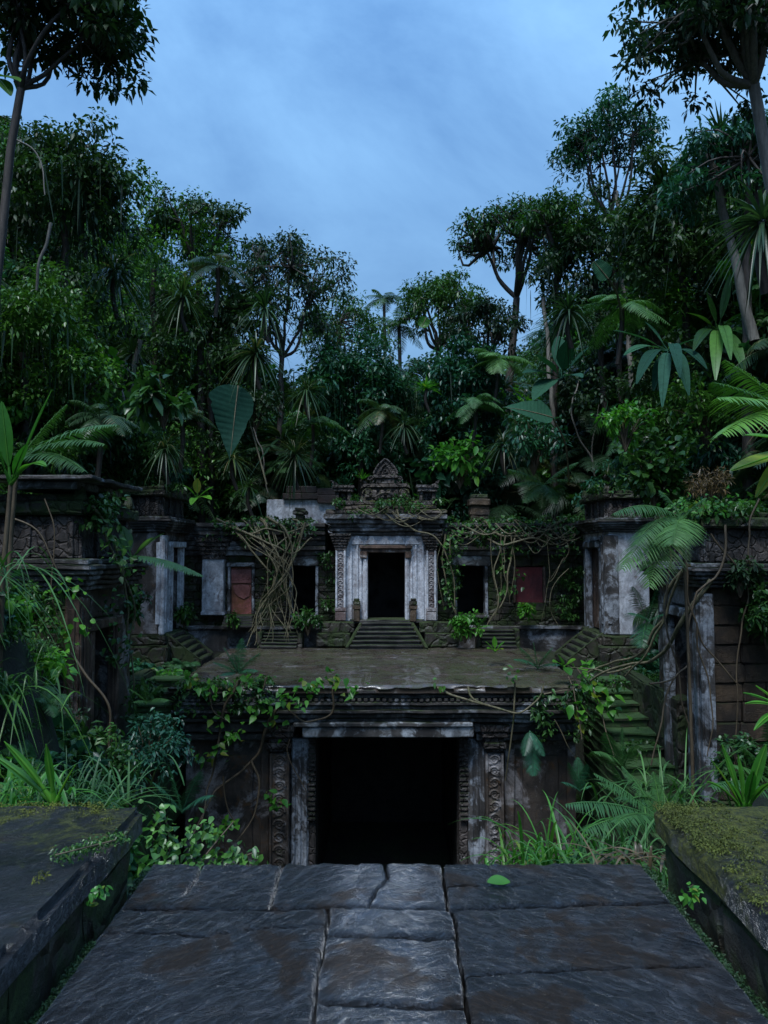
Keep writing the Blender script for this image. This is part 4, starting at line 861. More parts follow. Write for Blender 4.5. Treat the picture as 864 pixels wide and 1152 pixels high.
def draped(name, label, px, py, Y, rx, rz, seed=1, mat='leafB', leaf=.14, ncl=110, nl=80, group=None, curtain=60):
    """tree smothered in creepers: foliage from top down, with curtains of hanging stems"""
    Yn = push(px, Y); k_ = Yn/Y; Y = Yn; rx *= k_; rz *= k_; leaf *= k_**.6
    r = np.random.default_rng(seed); c = at(px, py, Y); bx, by = c[0]*1.06, Y+.6; bz = gz(bx, by)-.3
    t = thing(name, label, 'tree', (bx, by, bz), group)
    mk('trunk', *(lambda a: (a[0], a[1]))(tube(spline([(bx, by, bz), ((bx+c[0])/2+.3, Y+.4, (bz+c[2])/2), c], 12, .1), np.linspace(.17, .1, 12), 7)), M['darkbark'], t, smooth=True)
    u = rdir(ncl, r); u[:, 2] = np.where(u[:, 2] < -.35, np.abs(u[:, 2])*.6, u[:, 2]); q = .6+.4*r.random(ncl)
    lump = .75+.5*vn(u*2.3, seed); cen = c+u*(q*lump)[:, None]*np.array([rx, rx*.8, rz])
    n2 = ncl; th = r.random(n2)*2*PI; q2 = r.random(n2)**.8; gz0 = gz(bx, by); zz = gz0+.3+(c[2]-gz0)*q2; w2 = rx*(.55+.4*vn(np.stack([th*1.2, zz*.7, th*0], 1), seed+5))
    cen = np.concatenate([cen, np.stack([bx+(c[0]-bx)*q2+w2*np.cos(th), Y+.3+.7*w2*np.sin(th), zz], 1)])
    m1 = cloud(cen, [rx*.2, rx*.2, rx*.16], nl, leaf, .5, .6, r=r); mk('crown', m1[0], m1[1], M[mat], t, m1[2])
    n = curtain; k = r.integers(0, ncl, n); b = cen[k]+r.normal(size=(n, 3))*.25; b[:, 2] -= .1
    d = nrm(np.stack([r.normal(size=n)*.06, r.normal(size=n)*.06, -np.ones(n)], 1)); L_ = (b[:, 2]-(c[2]-rz))*(.5+.9*r.random(n)); L_ = np.clip(L_*.6, .4, 2.6)
    m2 = ribbons(b, d, rdir(n, r), L_, .03+.03*r.random(n), 0, 5, 'strap', .1); mk('hanging_stems', m2[0], m2[1], M['palm' if seed % 2 else 'leafA'], t, m2[2]*.5)
    return t
tree('overhanging_tree', 'tall leafy tree overhanging the top left corner with dark leaves against the sky', 70, 12, 10.5, 1.5, 1.7, 190, 60, .12, 11, 'leafA', 'darkbark', .075, (-105, 560, 10.2), low=-.5, cr=.17, fork=.75, asp=.5, shell=.35)
tree('leaning_crown_tree', 'tall forked tree with a loose leafy crown in the top right corner', 805, 25, 12.5, 1.75, 1.75, 190, 50, .13, 12, 'leafA', 'bark', .13, (960, 700, 12.9), low=-.6, cr=.17, fork=.6, asp=.45, shell=.3)
tree('airy_tree', 'thin-trunked tree with a lacy dark crown below the top right tree', 683, 172, 16.5, 1.3, 1.25, 90, 60, .13, 13, 'leafD', 'darkbark', .07, None, low=-.4, cr=.22, fork=1.35, asp=.42, shell=.5)
tree('umbrella_tree', 'wide umbrella-shaped tree with visible spreading branches on the right skyline', 580, 278, 33, 2.9, 2.0, 150, 42, .18, 14, 'leafB', 'darkbark', .2, (586, 480, 33), low=.0, cr=.17, fork=1.15, shell=.7, thin=2.0)
tree('dome_tree', 'dense dark dome-shaped tree on the skyline just right of the valley gap', 497, 352, 31, 1.9, 1.9, 80, 80, .16, 15, 'leafB', tr=.16, low=-.5, cr=.22)
tree('spreading_tree', 'broad dark tree with ragged crown against the sky left of the valley gap', 320, 325, 29, 3.0, 2.3, 130, 60, .17, 16, 'leafA', tr=.13, low=-.8, cr=.17, fork=1.2, shell=.4)
tree('silhouette_tree', 'dark silhouetted tree poking above the bright creeper mass on the left', 222, 258, 24, 1.75, 1.15, 50, 80, .16, 17, 'leafA', tr=.14, low=-.3, cr=.2, fork=1.3)
tree('round_tree', 'small rounded tree between the broad left tree and the valley palms', 386, 380, 38, 2.5, 2.2, 70, 60, .2, 18, 'leafB', tr=.14, low=-.4, cr=.25)
tree('bright_top_tree', 'pale green tree behind the umbrella tree on the right skyline', 628, 258, 28, 1.8, 1.5, 55, 55, .18, 19, 'leafB', tr=.14, low=-.4, cr=.2)
tree('dark_tree', 'dark tree filling the skyline between the dome tree and umbrella tree', 548, 372, 29, 1.8, 1.2, 50, 75, .17, 20, 'leafA', tr=.13, low=-.5, cr=.22)
tree('tall_slope_tree', 'tall dark-leaved tree high on the right edge behind the pale leaning trunk', 838, 205, 16, 1.7, 1.6, 90, 60, .15, 21, 'leafD', tr=.14, low=-.5, cr=.2)
draped('draped_tree', 'creeper-covered bright green mass bulging over dark hollows on the upper left', 172, 305, 17.5, 2.0, 2.4, 31, 'leafE', .12)
draped('draped_tree', 'dark creeper-draped tree on the far left edge beneath the overhanging tree', 70, 235, 12.5, 1.35, 1.6, 32, 'leafA', .12)
draped('draped_tree', 'creeper-covered slope tree at the left edge below the hollow', 25, 395, 12.5, 1.3, 1.7, 33, 'leafB', .1)
draped('draped_tree', 'creeper-draped tree hung with long stems left of the pale pole, upper right', 668, 305, 17.5, 1.5, 1.9, 34, 'leafA', .14)
draped('draped_tree', 'dark creeper-draped mass behind the spiky rosette on the right', 765, 285, 16.5, 1.7, 2.3, 35, 'leafA', .14)
draped('draped_tree', 'small-leaved mound of creepers above the right near tower', 760, 500, 15.8, 1.15, 1.3, 36, 'leafB', .1)
draped('draped_tree', 'blue-green bushy mass in the middle of the back slope above the portal', 400, 440, 29.5, 2.2, 2.4, 37, 'leafD', .18)
draped('draped_tree', 'dark bushy mass right of the back slope centre', 520, 440, 28.5, 1.9, 2.2, 38, 'leafD', .17)
draped('draped_tree', 'shadowy creeper mass on the left above the big hanging leaf', 235, 385, 21, 1.7, 2.2, 39, 'leafA', .15)
draped('draped_tree', 'low thicket of creepers above the left corner tower', 105, 500, 16, 1.7, 1.0, 40, 'leafB', .11)
# filler trees on the slopes share meshes
fill = []
for k, (mt, lf) in enumerate((('leafA', .17), ('leafE', .15), ('leafD', .2))):
    t = tree('forest_tree', 'forest tree', 432, 620, 60, 2.1, 2.3, 60, 80, lf, 50+k, mt, tr=.15, low=-.7, cr=.23, cw=(0, 60, gz(0, 60)+3.4))
    fill.append(t)
spots = []
rr = np.random.default_rng(77)
for Y in (19, 22, 25, 28, 32, 36, 41, 47):
    for sg in (-1, 1):
        for q in range(3):
            a = a0f(Y)+.8+q*2.9+rr.random()*1.2
            if Y < 24 and q == 2: continue
            spots.append((sg*a, Y+rr.random()*2))
for Y in (34, 39, 45, 52):
    for x in np.linspace(-7, 7, 5): spots.append((x+rr.normal()*.8, Y+rr.random()*3))
for k, (x, y) in enumerate(spots):
    src_t = fill[k % 3]; o = src_t if k < 3 else copy_tree(src_t); s_ = .75+.4*rr.random()
    o.location = (x, y, gz(x, y)-.4); o.rotation_euler = (0, 0, rr.random()*6); o.scale = (s_, s_, s_)
    zn = 'left slope' if x < -7.5 else 'right slope' if x > 7.5 else 'back slope'
    nm = ['dark', 'mid green', 'blue-green'][k % 3]
    o['label'] = f'{nm} bushy tree massed in the forest on the {zn}'; o['group'] = f'{nm} forest trees on the {zn}'
# the filler source trunks are tall because they were built on the far slope: shorten by sinking
# ------------------------------------------------------------------ palms
def palm(label, px, py, Y, L, seed, tr=.07, n=13):
    r = np.random.default_rng(seed); c = at(px, py, Y); bz = gz(c[0], Y)-.3; t = thing('palm_tree', label, 'palm', (c[0], Y, bz))
    mk('trunk', *tube(spline([(c[0]+.3, Y, bz), (c[0]+.1, Y, (bz+c[2])/2), c], 12), np.linspace(tr*1.4, tr, 12), 7), M['darkbark'], t, smooth=True)
    m = move(fern(n, L, r, 24, .27, (-.3, 1.1), .45, .03), c); mk('crown', m[0], m[1], M['leafA'], t, m[2]); return t
palm('taller of the two small feather palms standing in the valley gap', 432, 336, 46, 1.7, 1, .09)
palm('shorter dark feather palm right of the taller one in the valley gap', 449, 366, 42, 1.8, 2, .1, n=17)
palm('drooping dark palm left of the valley palms below the skyline', 392, 405, 36, 1.5, 3, n=15)
# ------------------------------------------------------------------ rosette plants
def ros(label, px, py, Y, R, n, W, seed, mat='palm', name='screw_pine', stem=1.0, emin=-.9, droop=.55, cat='screw pine'):
    Yn = push(px, Y) if Y < 20 else Y; k_ = (Yn-.9)/Y if Yn > Y else 1; Y = Y*k_; R *= k_; W *= k_; stem *= k_
    r = np.random.default_rng(seed); c = at(px, py, Y); t = thing(name, label, cat, (c[0], Y, c[2]-stem))
    mk('stem', *tube(spline([(c[0]+.1, Y+.15, c[2]-stem), (c[0]-.04, Y+.05, c[2]-stem/2), c], 8), .05+.02*R, 6), M['darkbark'], t, smooth=True)
    m = move(rosette(n, R, W, r, emin, 1.4, droop), c); mk('leaves', m[0], m[1], M[mat], t, m[2]); return t
for a in (('spiky rosette plant topping the bright creeper mass on the upper left', 128, 305, 15.2, .95, 110, .055, 1),
          ('pale-tipped rosette with drooping blades hanging left of the back slope', 288, 398, 21, 1.15, 120, .06, 2),
          ('dark upright rosette above the pale-tipped one on the left', 298, 348, 22.5, 1.2, 80, .055, 3, 'leafA'),
          ('shaggy rosette with a skirt of drooping dry blades above the white building', 332, 512, 25.5, 1.15, 150, .055, 4, 'palm', 'screw_pine', 1.2, -1.4, .5),
          ('small rosette low on the slope left of the shaggy one', 262, 515, 23, .8, 80, .045, 5),
          ('huge dark spiky rosette hanging over the right slope under the airy tree', 748, 222, 14.5, 1.25, 170, .075, 6, 'leafA', 'screw_pine', 1.5, -1.35, .5),
          ('shaggy blade-leaved rosette on the left edge below the overhanging tree', 92, 208, 11.8, .95, 130, .06, 7, 'palm', 'screw_pine', 1.2, -1.35, .55),
          ('short bright green rosette perched on a mound above the portal', 480, 438, 26, .62, 70, .06, 8, 'leafC', 'bird_nest_plant', .8, .1, .3, 'plant'),
          ('grey-green rosette in the middle of the slope right of the broad tree', 345, 440, 26, 1.1, 100, .05, 9),
          ('grassy rosette right of the leafy shrub above the portal', 566, 500, 24.8, .95, 90, .05, 10),
          ('small grassy rosette at the foot of the slope left of the white building', 280, 548, 24.6, .8, 70, .045, 13),
          ('spiky rosette at the upper right edge above the banana plant', 858, 250, 10.5, .95, 120, .05, 11, 'palm'),
          ('spiky rosette high on the left slope under the silhouette tree', 205, 335, 22, 1.1, 100, .055, 21),
          ('dark rosette on the left slope below the bright creeper mass', 150, 398, 19.5, .95, 90, .05, 22, 'leafA'),
          ('drooping rosette among the trees left of the valley palms', 368, 398, 30, 1.2, 100, .06, 23),
          ('pale spiky rosette on the back slope right of the finial tree mass', 455, 480, 27, .95, 90, .05, 24),
          ('spiky rosette on the right slope beside the pale pole', 640, 350, 20, 1.1, 110, .06, 25, 'leafA'),
          ('big shaggy rosette high at the right edge beneath the top right tree', 812, 165, 17, 1.2, 130, .06, 26, 'leafA', 'screw_pine', 1.3, -1.3, .5),
          ('grassy rosette on the slope just right of the brick stub', 590, 478, 24.5, .95, 90, .05, 27),
          ('small spiky rosette in the shadow above the left corner tower', 185, 505, 21, .8, 80, .045, 28),
          ('tuft of thin blades growing on top of the right corner tower', 683, 535, 21.3, .42, 60, .025, 12, 'palm', 'grass_tuft', .1, .3, .4, 'grass')): ros(*a)
ros('small yellow-green tuft growing beside the finial on the portal roof', 408, 540, 23.6, .42, 26, .05, 14, 'leafC', 'fern_tuft', .1, .5, .3, 'plant')
# ------------------------------------------------------------------ big-leaved plants; every leaf a part
def addstem(t, c, Y):
    g = gz(c[0], Y)
    if Y < 12.5 and .3 < c[2]-g: mk('stem', *tube(spline([(c[0]+.12*np.sign(c[0]), Y+.1, g-.1), (c[0]+.1*np.sign(c[0]), Y+.08, (g+c[2])/2), c], 8), np.linspace(.035, .022, 8), 6), M['droot'], t, smooth=True)
def bigplant(name, label, cat, px, py, Y, leaves, mat='big', seed=1, prof='leaf', fold=.12, pf=1.0):
    """leaves: (tip_px, tip_py, tip_Y, width, droop)"""
    k_ = pf; Y *= k_; leaves = [(a, b, c*k_, d*k_, e) for a, b, c, d, e in leaves]
    r = np.random.default_rng(seed); c = at(px, py, Y); t = thing(name, label, cat, tuple(c))
    addstem(t, c, Y)
    for (tx, ty, tY, w, dr) in leaves:
        e = at(tx, ty, tY); d = e-c; L_ = np.linalg.norm(d); e2 = e+np.array([0, 0, dr*L_]); d = e2-c; Lf = np.linalg.norm(d); b = c+d*.22; b[2] -= dr*L_*.22**2
        st = tube(np.array([c, (c+b)/2, b]), [.022, .017, .012], 5)
        m = ribbons(b, d, [0, -.45, 1.], Lf*.78, w, dr*L_*.95/(Lf*.78), 12, prof, fold, r.random(), r)
        mid = m[0].reshape(-1, 3, 3)[:, 1]+np.array([0, -.004, .006]); rb = tube(mid, np.linspace(.012, .004, len(mid)), 4)
        V, Q, T = join([m, (st[0], st[1], np.full(len(st[1]), .8)), (rb[0], rb[1], np.full(len(rb[1]), .87))]); mk('leaf', V, Q, M[mat], t, T, smooth=True)
    return t
def single(name, label, cat, pts, w, mat='big', prof='heart', tint=.5, up=(0, -1, .3), droop=.1, stem=None, asym=1.0):
    c = at(*pts[0]); e = at(*pts[1]); d = e-c; L_ = np.linalg.norm(d); t = thing(name, label, cat, tuple(c))
    m = ribbons(c, d, list(up), L_, w, droop, 40, prof, .12, tint); V, Q, T = m
    G = V.reshape(-1, 3, 3); tq = np.linspace(0, 1, 41); G[:, 0] = G[:, 1]+(G[:, 0]-G[:, 1])*(asym*(1+.12*np.sin(tq*9)+.1*vn(np.stack([tq*14, tq*0, tq*0], 1), 3)))[:, None]; G[:, 2] = G[:, 1]+(G[:, 2]-G[:, 1])*(1+.1*np.sin(tq*7+1)+.14*vn(np.stack([tq*17, tq*0, tq*0+3], 1), 4))[:, None]
    G[:, 0, 1] += .02*np.sin(tq*90); G[:, 2, 1] += .02*np.sin(tq*90); G[:, 0, 1] += .12*w*np.sin(tq*5); G[:, 2, 1] -= .1*w*np.sin(tq*6); V = G.reshape(-1, 3)
    mk('leaf_blade', V, Q, M[mat], t, T, smooth=True)
    mid = m[0].reshape(-1, 3, 3)[:, 1]+np.array([0, -.012, 0]); mk('midrib', *tube(mid, np.linspace(.02, .006, len(mid)), 4), M['root'], t)
    if stem: mk('stalk', *tube(spline([at(*s_) for s_ in stem], 10), .025, 5), M['root'], t)
    return t
single('giant_leaf', 'giant dark green paddle leaf hanging on the slope above the left wing', 'leaf', ((268, 434, 20.5), (259, 508, 20.0)), 1.35, 'big', 'heart', .1, (0.45, -1, .3), .12, [(268, 434, 20.5), (285, 490, 20.9), (300, 545, 20.8)], asym=.6)
single('giant_leaf', 'giant pale green leaf lying flat on the slope right of the back centre', 'leaf', ((622, 470, 19.6), (566, 452, 19.2)), .75, 'big', 'heart', .5, (0.1, -.9, .7), .1, [(622, 470, 19.6), (636, 500, 20.2), (640, 540, 21)])
single('round_leaf', 'round pale green disc leaf high on the right in front of the draped tree', 'leaf', ((684, 314, 15), (668, 293, 14.9)), .38, 'big', 'round', .9, (0, -1, .2), .05, [(684, 314, 15), (694, 330, 16), (700, 360, 18)])
single('heart_leaf', 'small bright heart leaf on the dome tree at the right skyline', 'leaf', ((480, 357, 26), (474, 368, 26)), .42, 'leafC', 'round', .3, (0, -1, .2), .05, [(480, 357, 26), (488, 375, 27), (492, 400, 28.5)])
bigplant('banana_plant', 'big broad-leaved plant sprawling over the right slope, lower of two', 'banana plant', 752, 395, 10.2, [(690, 372, 9.8, .16, .12), (702, 400, 9.5, .17, .25), (716, 432, 9.2, .17, .4), (745, 458, 9.2, .16, .5), (775, 445, 9.1, .17, .45), (782, 382, 9.9, .16, .1), (725, 362, 10.2, .16, .1), (765, 425, 8.9, .15, .5), (735, 440, 9.8, .15, .45), (795, 415, 9.4, .15, .4)], 'big', 1, pf=1.9)
bigplant('banana_plant', 'big broad-leaved plant on the right slope with one yellow-green leaf standing up', 'banana plant', 808, 372, 10.4, [(822, 308, 10.2, .12, -.05), (795, 330, 10.4, .15, .0), (842, 350, 10, .17, .15), (850, 385, 9.8, .17, .3), (838, 420, 9.5, .17, .45), (805, 428, 9.3, .17, .5), (772, 352, 10, .16, .15), (780, 395, 9.6, .16, .35), (822, 405, 9.1, .15, .45)], 'leafB', 21, pf=1.9)
bigplant('banana_plant', 'paddle-leaved plant on the right slope left of the tall pale pole', 'banana plant', 632, 425, 16.8, [(600, 398, 16.2, .42, .05), (588, 420, 16, .4, .15), (628, 378, 17, .4, 0), (664, 390, 16.4, .35, .05), (600, 450, 15.8, .45, .25), (655, 425, 16, .35, .2), (640, 382, 16.2, .4, 0)], 'big', 2, pf=1.6)
bigplant('broad_leaf_plant', 'upright broad-bladed plant at the left edge above the near tower', 'plant', 12, 545, 7.6, [(58, 440, 7.4, .17, .0), (2, 452, 7.5, .15, .0), (-20, 470, 7.2, .15, .1), (52, 525, 6.9, .14, .3), (30, 500, 7.1, .12, .1)], 'leafC', 3)
bigplant('broad_leaf_plant', 'glossy leafed plant at the right edge below the banana plant', 'plant', 905, 500, 7.5, [(822, 530, 7.0, .2, .0), (838, 490, 7.2, .16, .05), (850, 560, 7.1, .15, .2)], 'leafC', 4)
bigplant('broad_leaf_plant', 'long-leaved plant sprouting beside the left corner tower, one leaf arching right', 'plant', 148, 628, 14.2, [(120, 600, 14, .18, .1), (172, 605, 14.2, .2, .05), (138, 592, 14.2, .24, .0), (118, 640, 13.8, .2, .2), (185, 600, 14, .16, .1)], 'leafB', 5)
bigplant('broad_leaf_plant', 'small bright star-leafed plant at the right end of the terrace', 'plant', 557, 733, 19.5, [(546, 722, 19.2, .14, .1), (556, 716, 19.5, .14, 0), (568, 722, 19.3, .14, .1), (548, 730, 19, .13, .2), (566, 731, 19, .13, .2)], 'leafC', 6)
bigplant('broad_leaf_plant', 'yellow-green broad leaf cluster at the front right corner of the terrace', 'plant', 634, 750, 16.6, [(628, 737, 16.4, .22, .0), (648, 742, 16.4, .2, .1), (622, 745, 16.2, .2, .2), (642, 760, 16.2, .2, .3)], 'leafC', 7)
bigplant('broad_leaf_plant', 'light green broad-leaved plant on the slope behind the left corner tower', 'plant', 222, 560, 21.5, [(205, 545, 21, .25, .1), (222, 538, 21.4, .25, .05), (240, 548, 21.2, .25, .1), (215, 568, 20.8, .22, .3), (238, 562, 21, .22, .25)], 'leafC', 8)
bigplant('broad_leaf_plant', 'large hanging-leaved plant above the airy trees at the left edge', 'plant', -8, 85, 6.5, [(22, 92, 6.3, .16, .1), (12, 108, 6.3, .14, .2)], 'leafB', 9, pf=1.5)
for a in (('tree fern with drooping crown on the back slope above the white building', 352, 478, 27.5, 1.5, 31), ('tree fern crown in the middle of the back slope above the finial', 430, 462, 27.5, 1.3, 32), ('tree fern crown on the right slope under the umbrella tree', 560, 405, 27, 1.5, 33), ('tree fern crown on the left slope above the left corner tower', 205, 470, 21.5, 1.3, 34),
          ('tree fern crown low on the right slope above the right wing', 535, 455, 26.5, 1.3, 35), ('tree fern crown at the left, beneath the forked stem', 112, 470, 18.3, 1.1, 36), ('tree fern crown on the right between round leaf and banana plants', 700, 345, 20.5, 1.4, 37), ('tree fern crown against the left skyline beside the bright creeper mass', 245, 300, 23.5, 1.3, 38)):
    r = np.random.default_rng(a[5]); c = at(a[1], a[2], a[3]); t = thing('tree_fern', a[0], 'fern', (c[0], c[1], c[2]-1.5)); mk('trunk', *tube(spline([c-np.array([.1, -.2, 1.6]), c-np.array([0, -.1, .7]), c], 8), .07, 6), M['darkbark'], t)
    m = move(fern(14, a[4], r, 26, .26, (-.1, 1.0), .6, .028), c); mk('crown', m[0], m[1], M['fern' if a[5] % 2 else 'palm'], t, m[2])
# ragged banana leaf and ferns with every frond a part
def frondplant(name, label, cat, px, py, Y, tips, ll=.3, nl=24, mat='fern', seed=1, lw=.05, pf=1.0):
    Y *= pf; tips = [(a, b, c*pf, d) for a, b, c, d in tips]
    r = np.random.default_rng(seed); c = at(px, py, Y); t = thing(name, label, cat, tuple(c))
    if 'fern' not in name or name == 'tree_fern': addstem(t, c, Y)
    for (tx, ty, tY, dr) in tips:
        e = at(tx, ty, tY); L0 = np.linalg.norm(e-c); e2 = e+np.array([0, 0, dr*L0]); d = e2-c; Lf = np.linalg.norm(d)
        m = frond(c, d, Lf, int(nl*1.25), ll*L0, dr*L0/Lf, min(lw, .62/nl)*L0*(1.9 if 'banana' in name else 1), r, rr=.012*L0**.5); mk('frond', m[0], m[1], M[mat], t, m[2])
    return t
frondplant('banana_leaf', 'long ragged green leaf arching right past the left corner tower', 'leaf', 150, 626, 13.6, [(228, 648, 13.2, .25)], .17, 34, 'fern', 1, .06)
frondplant('tree_fern', 'large fern arching between the right corner tower and right near tower', 'fern', 768, 585, 12.2, [(690, 578, 11.8, .55), (700, 640, 11.6, .5), (715, 612, 11.5, .6), (757, 612, 11, .4), (742, 552, 12.4, .4), (730, 660, 11.5, .6), (795, 560, 12, .4)], .34, 34, 'fern', 2, .04)
frondplant('fan_frond_plant', 'bright yellow-green palm fronds reaching in from the right edge', 'palm', 900, 470, 6.8, [(802, 430, 6.6, .15), (806, 448, 6.3, .25), (815, 405, 6.8, .1), (812, 488, 6.2, .4)], .3, 34, 'leafE', 3, .045)
frondplant('feather_frond_plant', 'feathery palm fronds arching right at the left edge above the near tower', 'palm', 20, 520, 8.4, [(132, 478, 8.1, .35), (118, 500, 7.9, .4), (75, 455, 8.5, .2), (95, 530, 7.8, .5)], .22, 34, 'fern', 4, .035)
frondplant('fan_palm', 'soft pale fern fronds in a pair at the foot of the right slope', 'fern', 612, 545, 23, [(578, 545, 22.5, .3), (590, 565, 22.3, .5), (600, 522, 23, .2), (640, 540, 22.6, .4), (650, 520, 22.8, .3), (572, 528, 22.8, .3), (625, 566, 22.2, .5)], .34, 26, 'fern', 5, .05)
frondplant('tree_fern', 'fern with one long frond drooping left of the right corner tower top', 'fern', 715, 478, 16, [(683, 512, 15.6, .4), (742, 505, 15.5, .4), (700, 458, 16, .3), (730, 462, 16, .3)], .26, 28, 'fern', 6, .04, 1.6)
frondplant('fern', 'upright fern with round-ended fronds beside the green mossy steps', 'fern', 700, 866, 8.4, [(682, 824, 8.2, .2), (700, 818, 8.4, .1), (716, 838, 8.1, .3), (668, 846, 8, .4)], .3, 24, 'fern', 7, .045)
frondplant('fern', 'bright fern with fronds spreading left above the right grass clump', 'fern', 745, 925, 6.2, [(636, 905, 5.9, .3), (668, 870, 6.2, .2), (690, 925, 5.7, .35), (700, 862, 6.4, .2), (655, 935, 5.7, .3), (735, 868, 6.3, .2), (775, 870, 6.1, .2)], .21, 30, 'fern', 8, .035)
frondplant('fern', 'dull blue-green fern hanging on the gate wall under the right cornice', 'fern', 596, 822, 16, [(600, 872, 15.7, -.1), (590, 850, 15.6, .2), (612, 850, 15.6, .2)], .26, 22, 'leafD', 9, .05)
frondplant('fern', 'grey-green fern on the ground beside the right wall of the lower gate', 'fern', 652, 890, 12.5, [(640, 858, 12.4, .2), (660, 860, 12.3, .2), (632, 880, 12.2, .3), (668, 884, 12.2, .3), (650, 852, 12.6, .1)], .26, 20, 'leafD', 10, .05)
frondplant('fern', 'blue-green fern by the foot of the right corner tower', 'fern', 728, 700, 15.2, [(712, 660, 15, .2), (740, 662, 15, .2), (706, 690, 14.6, .3), (752, 690, 14.8, .3), (722, 728, 14.3, .4)], .3, 26, 'leafD', 11, .04)
frondplant('fern', 'blue-green fern clump at the left end of the terrace', 'fern', 268, 758, 18.3, [(240, 745, 18, .25), (252, 728, 18.2, .2), (272, 718, 18.4, .15), (292, 735, 18, .3), (245, 762, 17.6, .35), (290, 755, 17.7, .35), (262, 735, 17.8, .2)], .28, 20, 'leafD', 12, .06)
frondplant('fern', 'teal fern clump between the terrace and the right side steps', 'fern', 605, 752, 18.6, [(585, 728, 18.4, .2), (600, 722, 18.6, .15), (622, 728, 18.4, .3), (578, 742, 18, .35), (630, 748, 18, .35), (612, 740, 17.9, .2)], .26, 22, 'leafD', 13, .045)
frondplant('fern', 'fern fronds beside the bright shrub at the right foot of the portal', 'fern', 538, 706, 22.6, [(530, 690, 22.4, .2), (548, 692, 22.4, .25), (552, 704, 22.2, .3), (524, 700, 22.2, .3)], .3, 22, 'fern', 14, .05)
frondplant('fern', 'large dark fern fronds at the bottom right edge beside the right near tower', 'fern', 890, 900, 6.5, [(820, 860, 6.2, .3), (800, 885, 6.0, .35), (835, 840, 6.4, .2), (862, 812, 6.4, .1)], .2, 30, 'fern', 15, .035)
frondplant('fern', 'fern spreading over the foot of the green mossy steps', 'fern', 712, 905, 9.5, [(672, 880, 9.2, .3), (690, 862, 9.4, .2), (730, 862, 9.4, .2), (752, 885, 9.1, .3), (700, 900, 8.8, .35), (735, 905, 8.8, .3)], .26, 22, 'fern', 40, .04)
frondplant('fern', 'fern arching out beside the left wall of the lower gate', 'fern', 205, 915, 9.5, [(172, 880, 9.3, .3), (190, 862, 9.4, .2), (225, 868, 9.3, .25), (240, 895, 9.1, .35), (182, 905, 9, .35)], .26, 22, 'leafD', 41, .04)
frondplant('fern', 'small fern on the mossy steps behind the blue-green shrub', 'fern', 165, 790, 14.2, [(145, 775, 14, .3), (160, 762, 14.1, .2), (182, 770, 14, .3), (190, 788, 13.8, .3), (150, 790, 13.8, .3)], .28, 20, 'fern', 42, .05)
bigplant('broad_leaf_plant', 'bright lance-leaved plant behind the mossy right wall', 'plant', 838, 915, 5.6, [(800, 856, 5.4, .07, .1), (812, 838, 5.6, .07, .05), (830, 850, 5.5, .08, 0), (862, 838, 5.5, .08, .1), (795, 880, 5.3, .06, .2), (848, 868, 5.3, .07, .1), (870, 880, 5.2, .07, .2), (820, 880, 5.2, .06, .1)], 'leafC', 10)
bigplant('broad_leaf_plant', 'yellow-green strappy leaves poking in at the right edge beside the masonry', 'plant', 885, 800, 6.2, [(836, 780, 6.1, .05, .15), (838, 792, 6.0, .05, .2), (850, 772, 6.2, .05, .1), (848, 822, 6, .06, .3)], 'leafC', 11)
